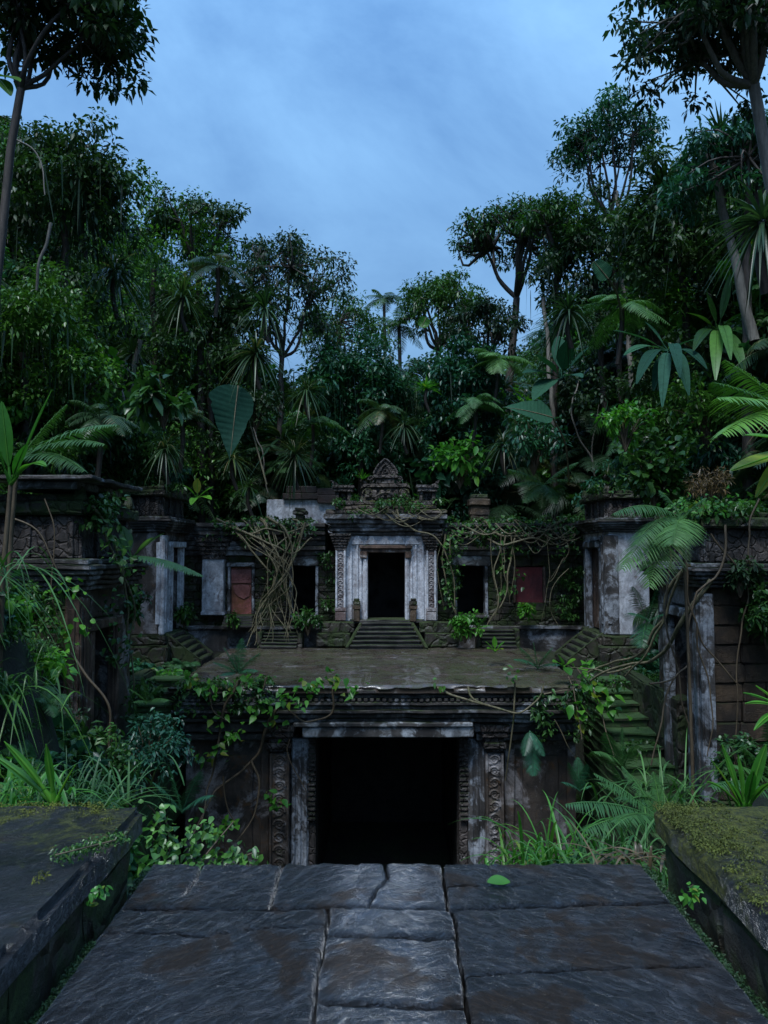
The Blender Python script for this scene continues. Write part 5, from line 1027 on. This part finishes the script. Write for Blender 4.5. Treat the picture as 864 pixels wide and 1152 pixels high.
# ------------------------------------------------------------------ shrubs
def shrub(name, label, px, py, Y, R, k, n, leaf, mat, seed, asp=.55, prof='leaf', rz=.8, cat='shrub', group=None):
    r = np.random.default_rng(seed); c = at(px, py, Y); t = thing(name, label, cat, (c[0], Y, c[2]-R*rz)); u = rdir(k, r); cen = c+u*np.array([R, R*.7, R*rz])*(.3+.65*r.random((k, 1)))
    out = [tube(spline([c-np.array([0, 0, R*rz*1.3]), (c+e)/2+np.array([0, 0, -.2*R]), e], 6), np.linspace(.02, .007, 6), 4) for e in cen]
    V, Q, T = join(out); mk('stem', V, Q, M['droot'], t)
    m = cloud(cen, R*.24, n, leaf, asp, .6, .8, r=r, nseg=3, prof=prof); mk('foliage', m[0], m[1], M[mat], t, m[2]); return t
for a in (('leafy_shrub', 'bright leafy shrub with pale green leaves on the slope right of the finial', 517, 512, 26, 1.15, 26, 14, .26, 'leafC', 1, .6),
          ('leafy_shrub', 'small bright shrub at the right foot of the main portal', 523, 703, 22.3, .52, 22, 26, .13, 'leafC', 2, .5),
          ('leafy_shrub', 'green shrub under the left window beside the hanging roots', 346, 697, 22.9, .48, 16, 22, .14, 'leafB', 3, .5),
          ('leafy_shrub', 'feathery blue-green shrub left of the lower gate wall', 168, 842, 12.3, .72, 40, 50, .09, 'leafD', 4, .4),
          ('leafy_shrub', 'star-leafed shrub in the dark hollow on the left', 185, 440, 16.5, .85, 18, 12, .3, 'leafB', 5, .5),
          ('leafy_shrub', 'yellow-green shrub on the right slope above the fern', 703, 475, 15.4, .6, 20, 24, .13, 'leafC', 6, .5),
          ('leafy_shrub', 'low green shrub on the sill below the red door', 594, 682, 23.2, .36, 12, 18, .13, 'leafC', 7, .5),
          ('leafy_shrub', 'round green bush between the left corner tower and the white pillar', 207, 690, 22.6, .42, 16, 26, .12, 'leafB', 8, .5),
          ('leafy_shrub', 'low bushy plants at the foot of the white pillar', 262, 697, 22.9, .3, 10, 20, .12, 'leafB', 9, .5),
          ('leafy_shrub', 'round-leaved creeping bush over the slope beside the right corner tower', 735, 520, 17, 1.0, 34, 24, .15, 'leafB', 10, .9),
          ('dry_bush', 'tangled brownish dry bush on top of the right near tower', 798, 545, 13.6, .42, 26, 40, .1, 'dry', 11, .15),
          ('leafy_shrub', 'dark leafy growth around the stalk of the giant dark leaf', 288, 452, 23, .9, 30, 26, .15, 'leafA', 21, .5),
          ('leafy_shrub', 'mid green bush under the banana plant on the right slope', 800, 455, 19.5, 1.5, 46, 30, .16, 'leafE', 22, .55),
          ('leafy_shrub', 'blue-green bush under the pale giant leaf on the right', 600, 492, 22, 1.1, 40, 28, .15, 'leafD', 23, .5),
          ('leafy_shrub', 'fresh green creeper bush between the pale trunk and the round leaf', 738, 345, 23, 1.4, 50, 28, .17, 'leafE', 24, .55),
          ('leafy_shrub', 'fresh green bush on the left slope above the feathery fronds', 85, 430, 19.5, 1.4, 50, 34, .14, 'leafE', 25, .55),
          ('leafy_shrub', 'dark bushy growth against the lower front of the left near tower', 40, 815, 11.8, .75, 40, 40, .1, 'leafA', 13, .4),
          ('leafy_shrub', 'mixed leafy bush left of the lower gate beneath the mossy steps', 120, 862, 10.5, .6, 34, 36, .09, 'leafB', 14, .5),
          ('leafy_shrub', 'dark vine bush smothering the far left of the near tower front', 8, 690, 12.2, .75, 40, 40, .1, 'leafB', 15, .5),
          ('leafy_shrub', 'creeper hanging down the right end of the right near tower wall', 862, 690, 12.9, .6, 34, 34, .1, 'leafB', 17, .5),
          ('leafy_shrub', 'dark leafy mat under the cornice of the right near tower', 832, 645, 13.0, .4, 22, 28, .09, 'leafA', 18, .5),
          ('leafy_shrub', 'leafy bush at the foot of the right near tower front', 835, 855, 11.5, .55, 30, 34, .1, 'leafB', 16, .5),
          ('leafy_shrub', 'leafy growth trailing down the wall behind the left near tower', 140, 680, 15.6, .55, 22, 26, .11, 'leafB', 12, .6)): shrub(*([a[0], a[1], a[2], a[3], a[4]*PF.get(a[11], 1), a[5]*PF.get(a[11], 1)]+list(a[6:8])+[a[8]*PF.get(a[11], 1)**.7]+list(a[9:]))) if False else shrub(*a)
# ------------------------------------------------------------------ pale trunks, poles, lianas
def pole(name, label, cat, pts, r0, r1, mat='bark', sub=None):
    k_ = push(sum(p[0] for p in pts)/len(pts), pts[0][2])/pts[0][2]; r0 *= k_; r1 *= k_; pts = [(a, b, c*k_-.8*(k_ > 1)) for a, b, c in pts]
    P = np.array([at(*p) for p in pts]); o = mk(name, *tube(spline(P, 26, .06, int(pts[0][0])), np.linspace(r0, r1, 26), 7), M[mat], None, smooth=True)
    o.location = tuple(P[0]); o.data.vertices.foreach_set('co', (np.array([v.co for v in o.data.vertices])-P[0]).astype(np.float32).ravel()); return tag(o, label, cat)
pole('leafless_tree', 'pale leaning bare trunk at upper right, rising left from the banana plant', 'dead tree', [(848, 385, 11.8), (836, 330, 11.8), (815, 240, 12), (795, 165, 12)], .085, .055)
pole('leafless_tree', 'thin pale pole trunk on the right slope left of the shrubs', 'dead tree', [(623, 512, 18), (621, 450, 18), (616, 390, 18.2), (611, 335, 18.3)], .06, .045)
pole('leafless_tree', 'slender grey trunk running up the right slope behind the banana plant', 'dead tree', [(712, 440, 15.6), (706, 370, 15.7), (698, 300, 15.8), (694, 215, 16.2)], .06, .045, 'bark')
pole('leafless_tree', 'pale mossy forked stem standing in the dark hollow on the left', 'dead tree', [(128, 520, 15), (142, 470, 15), (150, 420, 15), (158, 382, 15)], .07, .05)
pole('thin_sapling', 'thin stem crossing in front of the dark hollow on the left', 'sapling', [(144, 470, 15), (132, 430, 15.1), (118, 405, 15.1), (108, 378, 15.2)], .035, .02)
pole('thin_sapling', 'thin brown stem slanting down left of the forked stem', 'sapling', [(66, 380, 13.5), (90, 412, 13.6), (105, 440, 13.6), (118, 463, 13.7)], .02, .02)
pole('thin_sapling', 'pale twig hanging below the overhanging tree on the left', 'sapling', [(18, 155, 9.5), (35, 165, 9.5), (45, 190, 9.5), (49, 222, 9.5)], .012, .008, 'bark')
pole('thin_sapling', 'thin white stem against the dark left edge below the shaggy rosette', 'sapling', [(55, 250, 11), (50, 280, 11), (44, 305, 11), (40, 328, 11)], .025, .02)
pole('liana', 'pale looping liana rising from the right corner tower roof', 'liana', [(672, 548, 19.5), (664, 515, 19.5), (650, 490, 19.4), (643, 460, 19.4), (650, 428, 19.6)], .028, .018, 'bark')
pole('liana', 'second thin liana beside the pale looping one on the right', 'liana', [(672, 548, 19.6), (666, 520, 19.7), (668, 490, 19.7), (673, 455, 19.8)], .02, .015, 'bark')
pole('liana', 'thin hanging liana right of the giant dark leaf', 'liana', [(285, 482, 21), (294, 508, 21), (298, 530, 21), (302, 556, 21)], .02, .015, 'bark')
def vineplant(name, label, cat, strands, mat='root', leafpos=None, lmat='leafB', leaf=.12, nl=6, seed=1, jit=.07, prof='heart', part='root', lr=.12):
    c = at(*strands[0][0][0]); t = thing(name, label, cat, tuple(c)); r = np.random.default_rng(seed); allP = []
    for pts, r0, r1 in strands:
        P = spline(np.array([at(*p) for p in pts]), 30, jit, seed); allP.append(P)
        mk(part, *tube(P, np.linspace(r0, r1, 30), 6), M[mat], t, smooth=True)
    if leafpos:
        cen = np.array([at(*p) for p in leafpos]); n = len(cen)*nl; k = np.repeat(np.arange(len(cen)), nl); p = cen[k]+r.normal(size=(n, 3))*np.array([lr, lr*.6, lr*.8])
        m = ribbons(p, nrm(r.normal(size=(n, 3))*.7+np.array([0, -.4, -.15])), nrm(r.normal(size=(n, 3))*.35+np.array([0, -.5, .8])), leaf*(.6+.7*r.random(n)), leaf*(.5+.4*r.random(n)), .2, 4, prof, .12, r=r)
        mk('foliage', m[0], m[1], M[lmat], t, m[2])
    return t
# root bundle on left wing
rb = np.random.default_rng(5); st = []
for k in range(22):
    tx = 262+84*rb.random(); ty = 586+10*rb.random(); wx = 314+rb.normal()*9; wy = 628+rb.random()*30; bx = [280, 288, 294, 302, 308, 316, 326, 334, 342, 320][k % 10]+rb.normal()*5; by = 700+rb.random()*28
    r0 = (.013+.026*rb.random()**2); Yo = 23.25-.3*rb.random()
    st.append(([(tx-7, ty-3, 23.7), (tx, ty+3, 23.35), ((tx+wx)/2+rb.normal()*5, (ty+wy)/2, Yo), (wx, wy, Yo-.1), ((wx+bx)/2+rb.normal()*5, (wy+by)/2, Yo-.05), (bx, by, 22.8-.2*rb.random())], r0*1.2, r0*.4))
for a in ([(243, 584, 23.4), (262, 592, 23.3), (280, 600, 23.2), (300, 595, 23.2), (322, 600, 23.2), (350, 590, 23.3)], [(250, 590, 23.3), (275, 598, 23.2), (305, 612, 23.1), (330, 622, 23.1), (352, 604, 23.2)], [(300, 582, 23.4), (320, 596, 23.1), (330, 622, 23.1), (322, 650, 23.1), (327, 690, 23)], [(345, 588, 23.3), (330, 630, 23.1), (310, 660, 23), (290, 690, 22.9), (288, 720, 22.7)]): st.append((a, .045, .022))
vineplant('strangler_roots', 'bundle of pale tangled roots pouring over the left wing down to the terrace', 'roots', st, 'root', [(x, 586+rb.random()*16, 23.3) for x in range(238, 356, 5)]+[(318+rb.normal()*8, 600+rb.random()*60, 23.2) for _ in range(14)], 'leafB', .13, 6, 5, .05)
st = []
for a, r0 in (([(446, 572, 22.9), (452, 585, 22.8), (468, 596, 22.8), (490, 606, 22.8), (508, 640, 22.8), (512, 690, 22.8)], .035), ([(470, 582, 22.8), (486, 586, 22.8), (496, 578, 22.8), (492, 572, 22.9)], .03), ([(545, 586, 23.3), (560, 600, 23.2), (585, 604, 23.2), (612, 596, 23.2), (640, 582, 23.3)], .05),
              ([(548, 606, 23.3), (570, 612, 23.1), (600, 606, 23.1), (625, 612, 23.2), (650, 600, 23.3)], .04), ([(580, 606, 23.2), (572, 640, 23.1), (568, 670, 23), (552, 700, 22.9)], .035), ([(570, 604, 23.2), (556, 640, 23.1), (560, 680, 22.9), (548, 706, 22.8)], .025), ([(636, 628, 23), (622, 650, 22.9), (616, 655, 22.9)], .015),
              ([(640, 640, 23), (622, 660, 22.8), (620, 690, 22.8), (630, 706, 22.8)], .015), ([(500, 600, 23), (498, 630, 23), (506, 670, 22.9), (515, 700, 22.8)], .03), ([(520, 590, 23.2), (540, 600, 23.1), (560, 598, 23.1)], .035)): st.append((a, r0, r0*.5))
rv = np.random.default_rng(15)
for k in range(16):
    x0 = 498+rv.random()*130; w = 25+35*rv.random(); y0 = 584+rv.random()*16; sag = 6+18*rv.random(); st.append(([(x0, y0, 23.3), (x0+w*.5, y0+sag, 23.1), (x0+w, y0+rv.normal()*5, 23.2)], .012+.02*rv.random(), .01))
for k in range(8):
    x0 = [500, 506, 553, 560, 568, 576, 618, 628, 640, 648, 512, 582, 650, 545][k]+rv.normal()*2; y0 = 590+rv.random()*14; y1 = 640+rv.random()*62; st.append(([(x0, y0, 23.15), (x0+rv.normal()*5, (y0+y1)/2, 23.1), (x0+rv.normal()*8, y1, 23.05)], .012+.012*rv.random(), .006))
for k in range(9):
    x0 = 385+rv.random()*90; w = 20+30*rv.random(); y0 = 572+rv.random()*8; st.append(([(x0, y0, 22.8), (x0+w*.5, y0+4+10*rv.random(), 22.75), (x0+w, y0+rv.normal()*4, 22.8)], .012+.012*rv.random(), .008))
vineplant('climbing_vines', 'knotted mossy vines and ivy sprawling across the right wing and portal corner', 'vine', st, 'root', [(500+rb.random()*155, 583+rb.random()*24, 23.25) for _ in range(44)]+[(500+rb.random()*14, 600+rb.random()*85, 22.85) for _ in range(16)]+[(560+rb.random()*22, 610+rb.random()*60, 23.2) for _ in range(12)]+[(620+rb.random()*28, 610+rb.random()*14, 23.1) for _ in range(5)], 'leafB', .15, 6, 6, .05)
st = []
for a, r0 in (([(778, 636, 13.2), (752, 660, 13.6), (742, 700, 14), (722, 738, 14.6), (690, 745, 15.2), (655, 760, 15.8)], .04), ([(800, 650, 12.8), (772, 690, 13), (752, 725, 13.5), (730, 745, 14.2), (690, 752, 14.9), (662, 768, 15.4)], .045), ([(770, 640, 13.1), (745, 690, 13.7), (730, 735, 14), (700, 760, 14.6)], .03), ([(712, 750, 14.8), (680, 756, 15.2), (640, 752, 15.9)], .025)): st.append((a, r0, r0*.45))
vineplant('arching_roots', 'thick mossy roots sweeping down from the right near tower to the terrace corner', 'roots', st, 'root', None, seed=7)
st = []
for a, r0 in (([(758, 580, 12.7), (772, 650, 12.7), (776, 690, 12.7), (790, 720, 12.7), (830, 770, 12.8)], .02), ([(815, 590, 12.8), (810, 640, 12.8), (772, 695, 12.7), (776, 745, 12.6), (755, 775, 12.6), (735, 860, 12.6)], .022), ([(760, 600, 12.7), (745, 690, 12.7), (765, 760, 12.6), (775, 840, 12.6)], .018), ([(800, 600, 13), (838, 660, 13), (830, 740, 13), (828, 830, 13)], .018), ([(855, 560, 13), (840, 620, 13), (860, 680, 13)], .018), ([(780, 700, 12.6), (800, 790, 12.6), (795, 850, 12.6)], .015), ([(730, 770, 12.6), (752, 768, 12.6), (760, 765, 12.6)], .02)): st.append((a, r0, r0*.6))
vineplant('hanging_vines', 'web of thin brown vines hanging over the right near tower front', 'vine', st, 'droot', [(758+rb.random()*70, 563+rb.random()*10, 12.9) for _ in range(14)], 'leafC', .1, 6, 8)
# creepers on the lower gate
st = []
for a, r0 in (([(268, 765, 16.1), (252, 800, 16.2), (246, 845, 16.4), (238, 880, 16.4), (226, 930, 15.6)], .035), ([(318, 790, 16.1), (300, 820, 16.3), (290, 850, 16.5), (262, 872, 16.5), (240, 900, 16.3), (212, 945, 15.5)], .04), ([(376, 770, 16), (372, 800, 16.1), (345, 812, 16.2), (325, 800, 16.1)], .03), ([(283, 855, 16.5), (294, 880, 16.5), (288, 915, 16.4), (268, 945, 16.2)], .03), ([(252, 870, 16.4), (256, 905, 16.4), (272, 930, 16.3)], .02), ([(300, 762, 16.1), (292, 784, 16.1), (270, 790, 16.1)], .02), ([(236, 770, 16.2), (240, 800, 16.2), (256, 812, 16.2)], .02), ([(326, 832, 16.5), (325, 850, 16.5), (345, 890, 16.6)], .015)): st.append((a, r0, r0*.5))
vineplant('leafy_creeper', 'leafy creeper with brown looping stems climbing the left side of the lower gate', 'creeper', st, 'droot', [(212, 765, 16), (225, 768, 16), (240, 775, 16), (262, 772, 16), (282, 768, 16), (245, 846, 16.2), (232, 850, 16.2), (258, 830, 16.2), (268, 828, 16.2), (242, 812, 16.2), (318, 784, 16), (330, 776, 16), (345, 772, 16), (360, 768, 15.9), (372, 762, 15.9), (385, 768, 15.9), (400, 775, 15.9), (335, 790, 16), (300, 800, 16.1), (312, 816, 16.2), (285, 802, 16.1), (292, 795, 16.1), (312, 905, 16.4), (308, 898, 16.4), (250, 930, 15.8), (262, 925, 15.9), (230, 940, 15.6), (275, 960, 15.6)], 'leafC', .17, 9, 9, .06)
st = []
for a, r0 in (([(492, 772, 16.1), (520, 785, 16), (560, 798, 16), (585, 803, 16), (605, 788, 16), (612, 772, 16)], .03), ([(527, 772, 16.1), (535, 788, 16), (570, 802, 16)], .028), ([(578, 768, 16), (578, 810, 16.1), (573, 850, 16.2), (569, 880, 16.3)], .022), ([(612, 782, 16), (640, 776, 16)], .015), ([(622, 808, 16), (640, 840, 16), (655, 862, 16)], .012)): st.append((a, r0, r0*.5))
vineplant('thin_creeper', 'bare pale creeper looped under the right half of the terrace edge', 'creeper', st, 'root', [(578, 760, 16), (572, 756, 16), (620, 778, 16), (630, 782, 16), (498, 770, 16)], 'leafB', .12, 6, 10, .04)
vineplant('round_leaf_creeper', 'creeper with large round teal leaves at the right end of the terrace', 'creeper', [([(650, 750, 16), (670, 780, 15.6), (680, 820, 15.4), (690, 850, 15)], .015, .01), ([(640, 760, 16), (650, 800, 15.6), (655, 830, 15.4)], .012, .01)], 'droot', [(660, 752, 15.8), (672, 768, 15.7), (645, 795, 15.7), (652, 810, 15.6), (678, 785, 15.5), (690, 800, 15.4), (668, 790, 15.5), (655, 765, 15.8)], 'leafC', .22, 6, 11, .04, 'heart')
vineplant('wall_creeper', 'small round-leaved creeper on the front of the left near tower', 'creeper', [([(50, 560, 12.6), (62, 600, 12.6), (58, 660, 12.6), (70, 720, 12.6)], .012, .01), ([(80, 735, 12.7), (100, 765, 12.6), (122, 800, 12.6), (120, 850, 12.6)], .025, .02), ([(10, 580, 12.4), (45, 600, 12.4), (68, 652, 12.5)], .018, .012)], 'droot', [(72, 658, 12.6), (80, 662, 12.6), (50, 690, 12.6), (68, 712, 12.6), (80, 720, 12.6), (60, 705, 12.6), (92, 700, 12.7)], 'leafC', .13, 8, 12, .05, 'round')
vineplant('wall_creeper', 'creeper trailing down the inner side of the left near tower roof', 'creeper', [([(105, 570, 13), (125, 600, 13.4), (140, 650, 14), (145, 720, 14.4), (150, 780, 14.6)], .025, .015), ([(118, 600, 13.2), (150, 680, 14), (142, 760, 14.4)], .02, .012)], 'root', [(98+k*4, 565+k*6, 13.2) for k in range(14)]+[(118+rb.random()*35, 650+rb.random()*100, 14.2) for _ in range(12)], 'leafB', .13, 8, 13, .05)
# moss / ivy mats on roofs
def mat_leaves(name, label, cat, boxes, n, leaf, mat, seed):
    r = np.random.default_rng(seed); P = []
    for (x0, x1, y0, y1, Y0, Y1, k) in boxes:
        for _ in range(k): P.append(at(x0+(x1-x0)*r.random(), y0+(y1-y0)*r.random(), Y0+(Y1-Y0)*r.random()))
    m = cloud(np.array(P), [.22, .2, .1], n, leaf, .6, .6, r=r); o = mk(name, m[0], m[1], M[mat], None, m[2]); return tag(o, label, cat, kind='stuff')
mat_leaves('ivy', 'ivy and small ground plants matted over the temple roofs and tower tops', 'ivy', [(236, 352, 583, 594, 23.5, 24.5, 46), (500, 652, 582, 596, 23.5, 24.6, 60), (505, 655, 592, 622, 23.3, 23.5, 22), (250, 360, 590, 622, 23.3, 23.5, 14), (375, 500, 560, 582, 22.8, 23.2, 16), (190, 300, 775, 800, 16.1, 16.3, 12), (600, 665, 775, 830, 16.1, 16.3, 14), (690, 735, 820, 850, 15, 16, 4), (135, 190, 765, 850, 15, 17, 14), (756, 862, 566, 582, 13.2, 14.5, 40), (160, 205, 544, 550, 21, 22, 6), (655, 700, 542, 552, 21, 22, 8), (100, 130, 555, 590, 13, 14, 14), (376, 496, 560, 568, 23.2, 23.6, 8), (200, 300, 764, 775, 16.2, 16.8, 18), (650, 700, 764, 776, 16.2, 17, 8), (660, 740, 620, 700, 22.5, 23.6, 10), (505, 515, 610, 690, 23.6, 23.9, 10), (630, 655, 630, 700, 23.4, 23.8, 18), (362, 376, 620, 700, 23.6, 23.9, 8)], 34, .1, 'leafB', 3)
# ------------------------------------------------------------------ foreground grasses and plants
def grass(name, label, px, py, Y, n, L, W, mat, seed, spread=.25, el=(.5, 1.45), droop=.8, lean=0, cat='grass'):
    r = np.random.default_rng(seed); c = at(px, py, Y); t = thing(name, label, cat, tuple(c)); a = r.random(n)*2*PI; e = el[0]+(el[1]-el[0])*r.random(n)
    d = np.stack([np.cos(a)*np.cos(e)+lean, np.sin(a)*np.cos(e), np.sin(e)], 1); b = c+np.stack([r.normal(size=n), r.normal(size=n)*.7, r.normal(size=n)*.1], 1)*spread
    m = ribbons(b, d, [0, 0, 1.], L*(.45+.75*r.random(n)), W*(.6+.8*r.random(n)), droop*(.5+r.random(n)), 9, 'strap', .2, r=r); mk('blades', m[0], m[1], M[mat], t, m[2]); return t
grass('grass_clump', 'clump of long arching green grass at the right end of the pavement', 622, 985, 5.3, 150, .85, .02, 'leafC', 1, .2)
grass('grass_clump', 'clump of arching grass between the fern and the mossy right wall', 702, 980, 5.0, 110, .75, .018, 'fern', 2, .2)
grass('grass_clump', 'dry brownish grass bent over beside the mossy right wall', 722, 975, 4.6, 40, .42, .02, 'dry', 3, .12, (.3, 1.1), .7, -.4)
grass('grass_clump', 'tall thin grass blades arching at the centre right above the ferns', 748, 915, 6.6, 60, 1.25, .02, 'fern', 4, .2, (.8, 1.4), .7)
grass('grass_clump', 'long drooping grass blades hanging down the left edge', -35, 640, 7.0, 80, 1.15, .02, 'fern', 5, .25, (.0, 1.1), 1.1, .35)
grass('grass_clump', 'dark grass spilling below the first down the left edge', -25, 770, 7.4, 110, .9, .02, 'leafB', 6, .45, (.0, 1.2), 1.1, .25)
grass('grass_clump', 'bright green grass tuft behind the far end of the left wall', 18, 905, 4.6, 90, .5, .022, 'leafC', 7, .17, (.5, 1.4), .7)
grass('grass_clump', 'spiky grass tuft with fine pale blades left of the lower gate', 80, 895, 5.2, 130, .6, .014, 'fern', 8, .22, (.4, 1.4), .8)
grass('grass_clump', 'sparse thin blades leaning right from behind the left wall corner', 135, 905, 5.0, 14, .5, .014, 'fern', 9, .08, (.3, .9), .35, .5)
bigplant('broad_leaf_plant', 'two upright bright blade leaves behind the left wall', 'plant', 62, 905, 4.3, [(52, 838, 4.2, .045, 0), (85, 862, 4.2, .04, .1), (5, 835, 4.2, .05, .1), (-8, 850, 4.3, .05, .1)], 'leafC', 12)
vineplant('ivy_patch', 'bright heart-leaved ivy at the left far corner of the pavement', 'ivy', [([(215, 985, 4.6), (232, 960, 4.7), (262, 925, 4.9)], .008, .004), ([(190, 985, 4.5), (188, 940, 4.5), (180, 905, 4.5)], .006, .004), ([(250, 990, 4.8), (275, 965, 4.8), (285, 960, 4.8)], .006, .004), ([(165, 905, 4.4), (175, 920, 4.5), (200, 985, 4.6)], .006, .004)], 'droot',
          [(178, 915, 4.4), (182, 930, 4.4), (176, 945, 4.35), (188, 955, 4.4), (200, 962, 4.5), (215, 958, 4.6), (210, 940, 4.6), (228, 965, 4.7), (238, 945, 4.8), (232, 928, 4.8), (248, 965, 4.8), (262, 958, 4.8), (275, 962, 4.8), (285, 968, 4.8), (195, 940, 4.5), (222, 972, 4.5), (180, 968, 4.2), (190, 975, 4.2), (240, 975, 4.6)], 'leafE', .05, 15, 14, .01, 'heart', 'stem', .045)
vineplant('sprig', 'small green sprig growing from the side of the left wall', 'plant', [([(104, 1020, 2.9), (108, 1008, 2.88), (112, 1000, 2.86)], .003, .002)], 'droot', [(108, 1005, 2.86), (112, 1000, 2.86), (104, 1012, 2.86)], 'leafC', .025, 9, 15, .0, 'leaf', 'stem', .014)
vineplant('sprig', 'small green sprig growing from the side of the right wall', 'plant', [([(778, 1010, 3.0), (776, 1000, 2.98), (780, 995, 2.97)], .003, .002)], 'droot', [(778, 1000, 2.97), (782, 1006, 2.97), (772, 1008, 2.97)], 'leafC', .03, 8, 16, .0, 'heart', 'stem', .014)
vineplant('moss_sprig', 'dry mossy sprig lying over the edge of the left wall top', 'moss', [([(62, 962, 3.05), (90, 955, 3.1), (130, 945, 3.2)], .003, .003)], 'droot', [(66+k*5.2, 963-k*1.6, 3.1+.01*k) for k in range(15)], 'leafB', .014, 34, 17, .0, 'strap', 'stem', .018)
def tufts(name, label, cat, P, n, leaf, mat, seed, rad):
    r = np.random.default_rng(seed); m = cloud(P, rad, n, leaf, .5, .5, 1.0, r=r); o = mk(name, m[0], m[1], M[mat], None, m[2]); return tag(o, label, cat, kind='stuff')
r = np.random.default_rng(90); q = np.stack([1.38+1.5*r.random(900), 3.84-1.1*r.random(900)**1.7, np.full(900, 6.715)], 1); q = q[fbm(q*2.6, 4, 31) > .47]
q2 = np.stack([1.37+.1*r.random(160), 2.2+1.6*r.random(160), np.full(160, 6.71)], 1); q2 = q2[fbm(q2*3, 3, 8) > .5]
tufts('moss', 'thick yellow-green moss cushions on the far end of the right wall', 'moss', np.concatenate([q, q2]), 26, .011, 'moss_leaf', 91, [.03, .03, .008])
q = np.stack([-1.3-1.5*r.random(420), 3.84-.9*r.random(420)**1.8, np.full(420, 6.715)], 1); q = q[fbm(q*2.6, 4, 37) > .5]
tufts('moss', 'thin patchy moss along the far edge of the left wall top', 'moss', q, 22, .01, 'moss_leaf', 92, [.03, .03, .007])
q = np.concatenate([np.stack([np.full(260, s_*1.262+.065)+r.normal(size=260)*.008, 2.0+1.85*r.random(260), np.full(260, 6.39)], 1) for s_ in (-1, 1)]); q = q[fbm(q*4, 3, 41) > .46]
tufts('moss', 'dark moss and tiny weeds in the seams between the pavement and the side walls', 'moss', q, 20, .013, 'leafA', 93, [.014, .03, .014])
# fallen leaf on the pavement
lc = flo(560, 996, 6.425); o = mk('fallen_leaf', *(lambda m: (m[0]-np.array([lc[0], lc[1], 6.44]), m[1]))(ribbons(np.array([lc[0]-.05, lc[1], 6.44]), [1, .05, .08], [0, -.2, 1.], .11, .075, .1, 8, 'leaf', .12, .6)), M['leafC'], None, [.6]*16, smooth=True)
o.location = (lc[0], lc[1], 6.44); tag(o, 'single bright green leaf lying on the wet slate pavement', 'leaf')

# ------------------------------------------------------------------ world and light
W = bpy.data.worlds.new('World'); S.world = W; W.use_nodes = True; nt = W.node_tree; L = nt.links.new
bg = nt.nodes['Background']
sky = N(nt, 'ShaderNodeTexSky', sky_type='NISHITA'); sky.sun_disc = False; EL = math.radians(62); RO = math.radians(200)
sky.sun_elevation = EL; sky.sun_rotation = RO; sky.dust_density = 1.5; sky.ozone_density = 2.0
tc = N(nt, 'ShaderNodeTexCoord'); mp = N(nt, 'ShaderNodeMapping'); mp.inputs['Scale'].default_value = (1, 1, 2.2); L(tc.outputs['Generated'], mp.inputs[0])
n1 = noise(nt, 1.25, mp.outputs[0], 7, .6, .5)
cl = ramp(nt, n1, .38, .64, (.33, .87, 1.86, 1), (.82, 1.7, 2.9, 1))
sc = mix(nt, .86, sky.outputs[0], cl)
sz = N(nt, 'ShaderNodeSeparateXYZ'); L(tc.outputs['Generated'], sz.inputs[0])   # overcast sky: brightest overhead
sc = mix(nt, 1.0, sc, ramp(nt, sz.outputs[2], .05, .95, (.72, .74, .78, 1), (2.7, 2.7, 2.65, 1)), 'MULTIPLY')
L(sc, bg.inputs[0]); bg.inputs[1].default_value = .1
sd = bpy.data.lights.new('sun', 'SUN'); sd.energy = 1.5; sd.angle = math.radians(18); sd.color = (.88, .94, 1.0)
so = bpy.data.objects.new('sun', sd); C.objects.link(so)
dirv = Vector((math.sin(RO)*math.cos(EL), math.cos(RO)*math.cos(EL), math.sin(EL))); so.rotation_euler = dirv.to_track_quat('Z', 'Y').to_euler(); so.location = (0, -5, 40)
S.view_settings.view_transform = 'Standard'; S.view_settings.look = 'None'; S.view_settings.exposure = 1.02; S.view_settings.gamma = 1
S.render.engine = 'CYCLES'
S.cycles.max_bounces = 5; S.cycles.diffuse_bounces = 3; S.cycles.transparent_max_bounces = 4
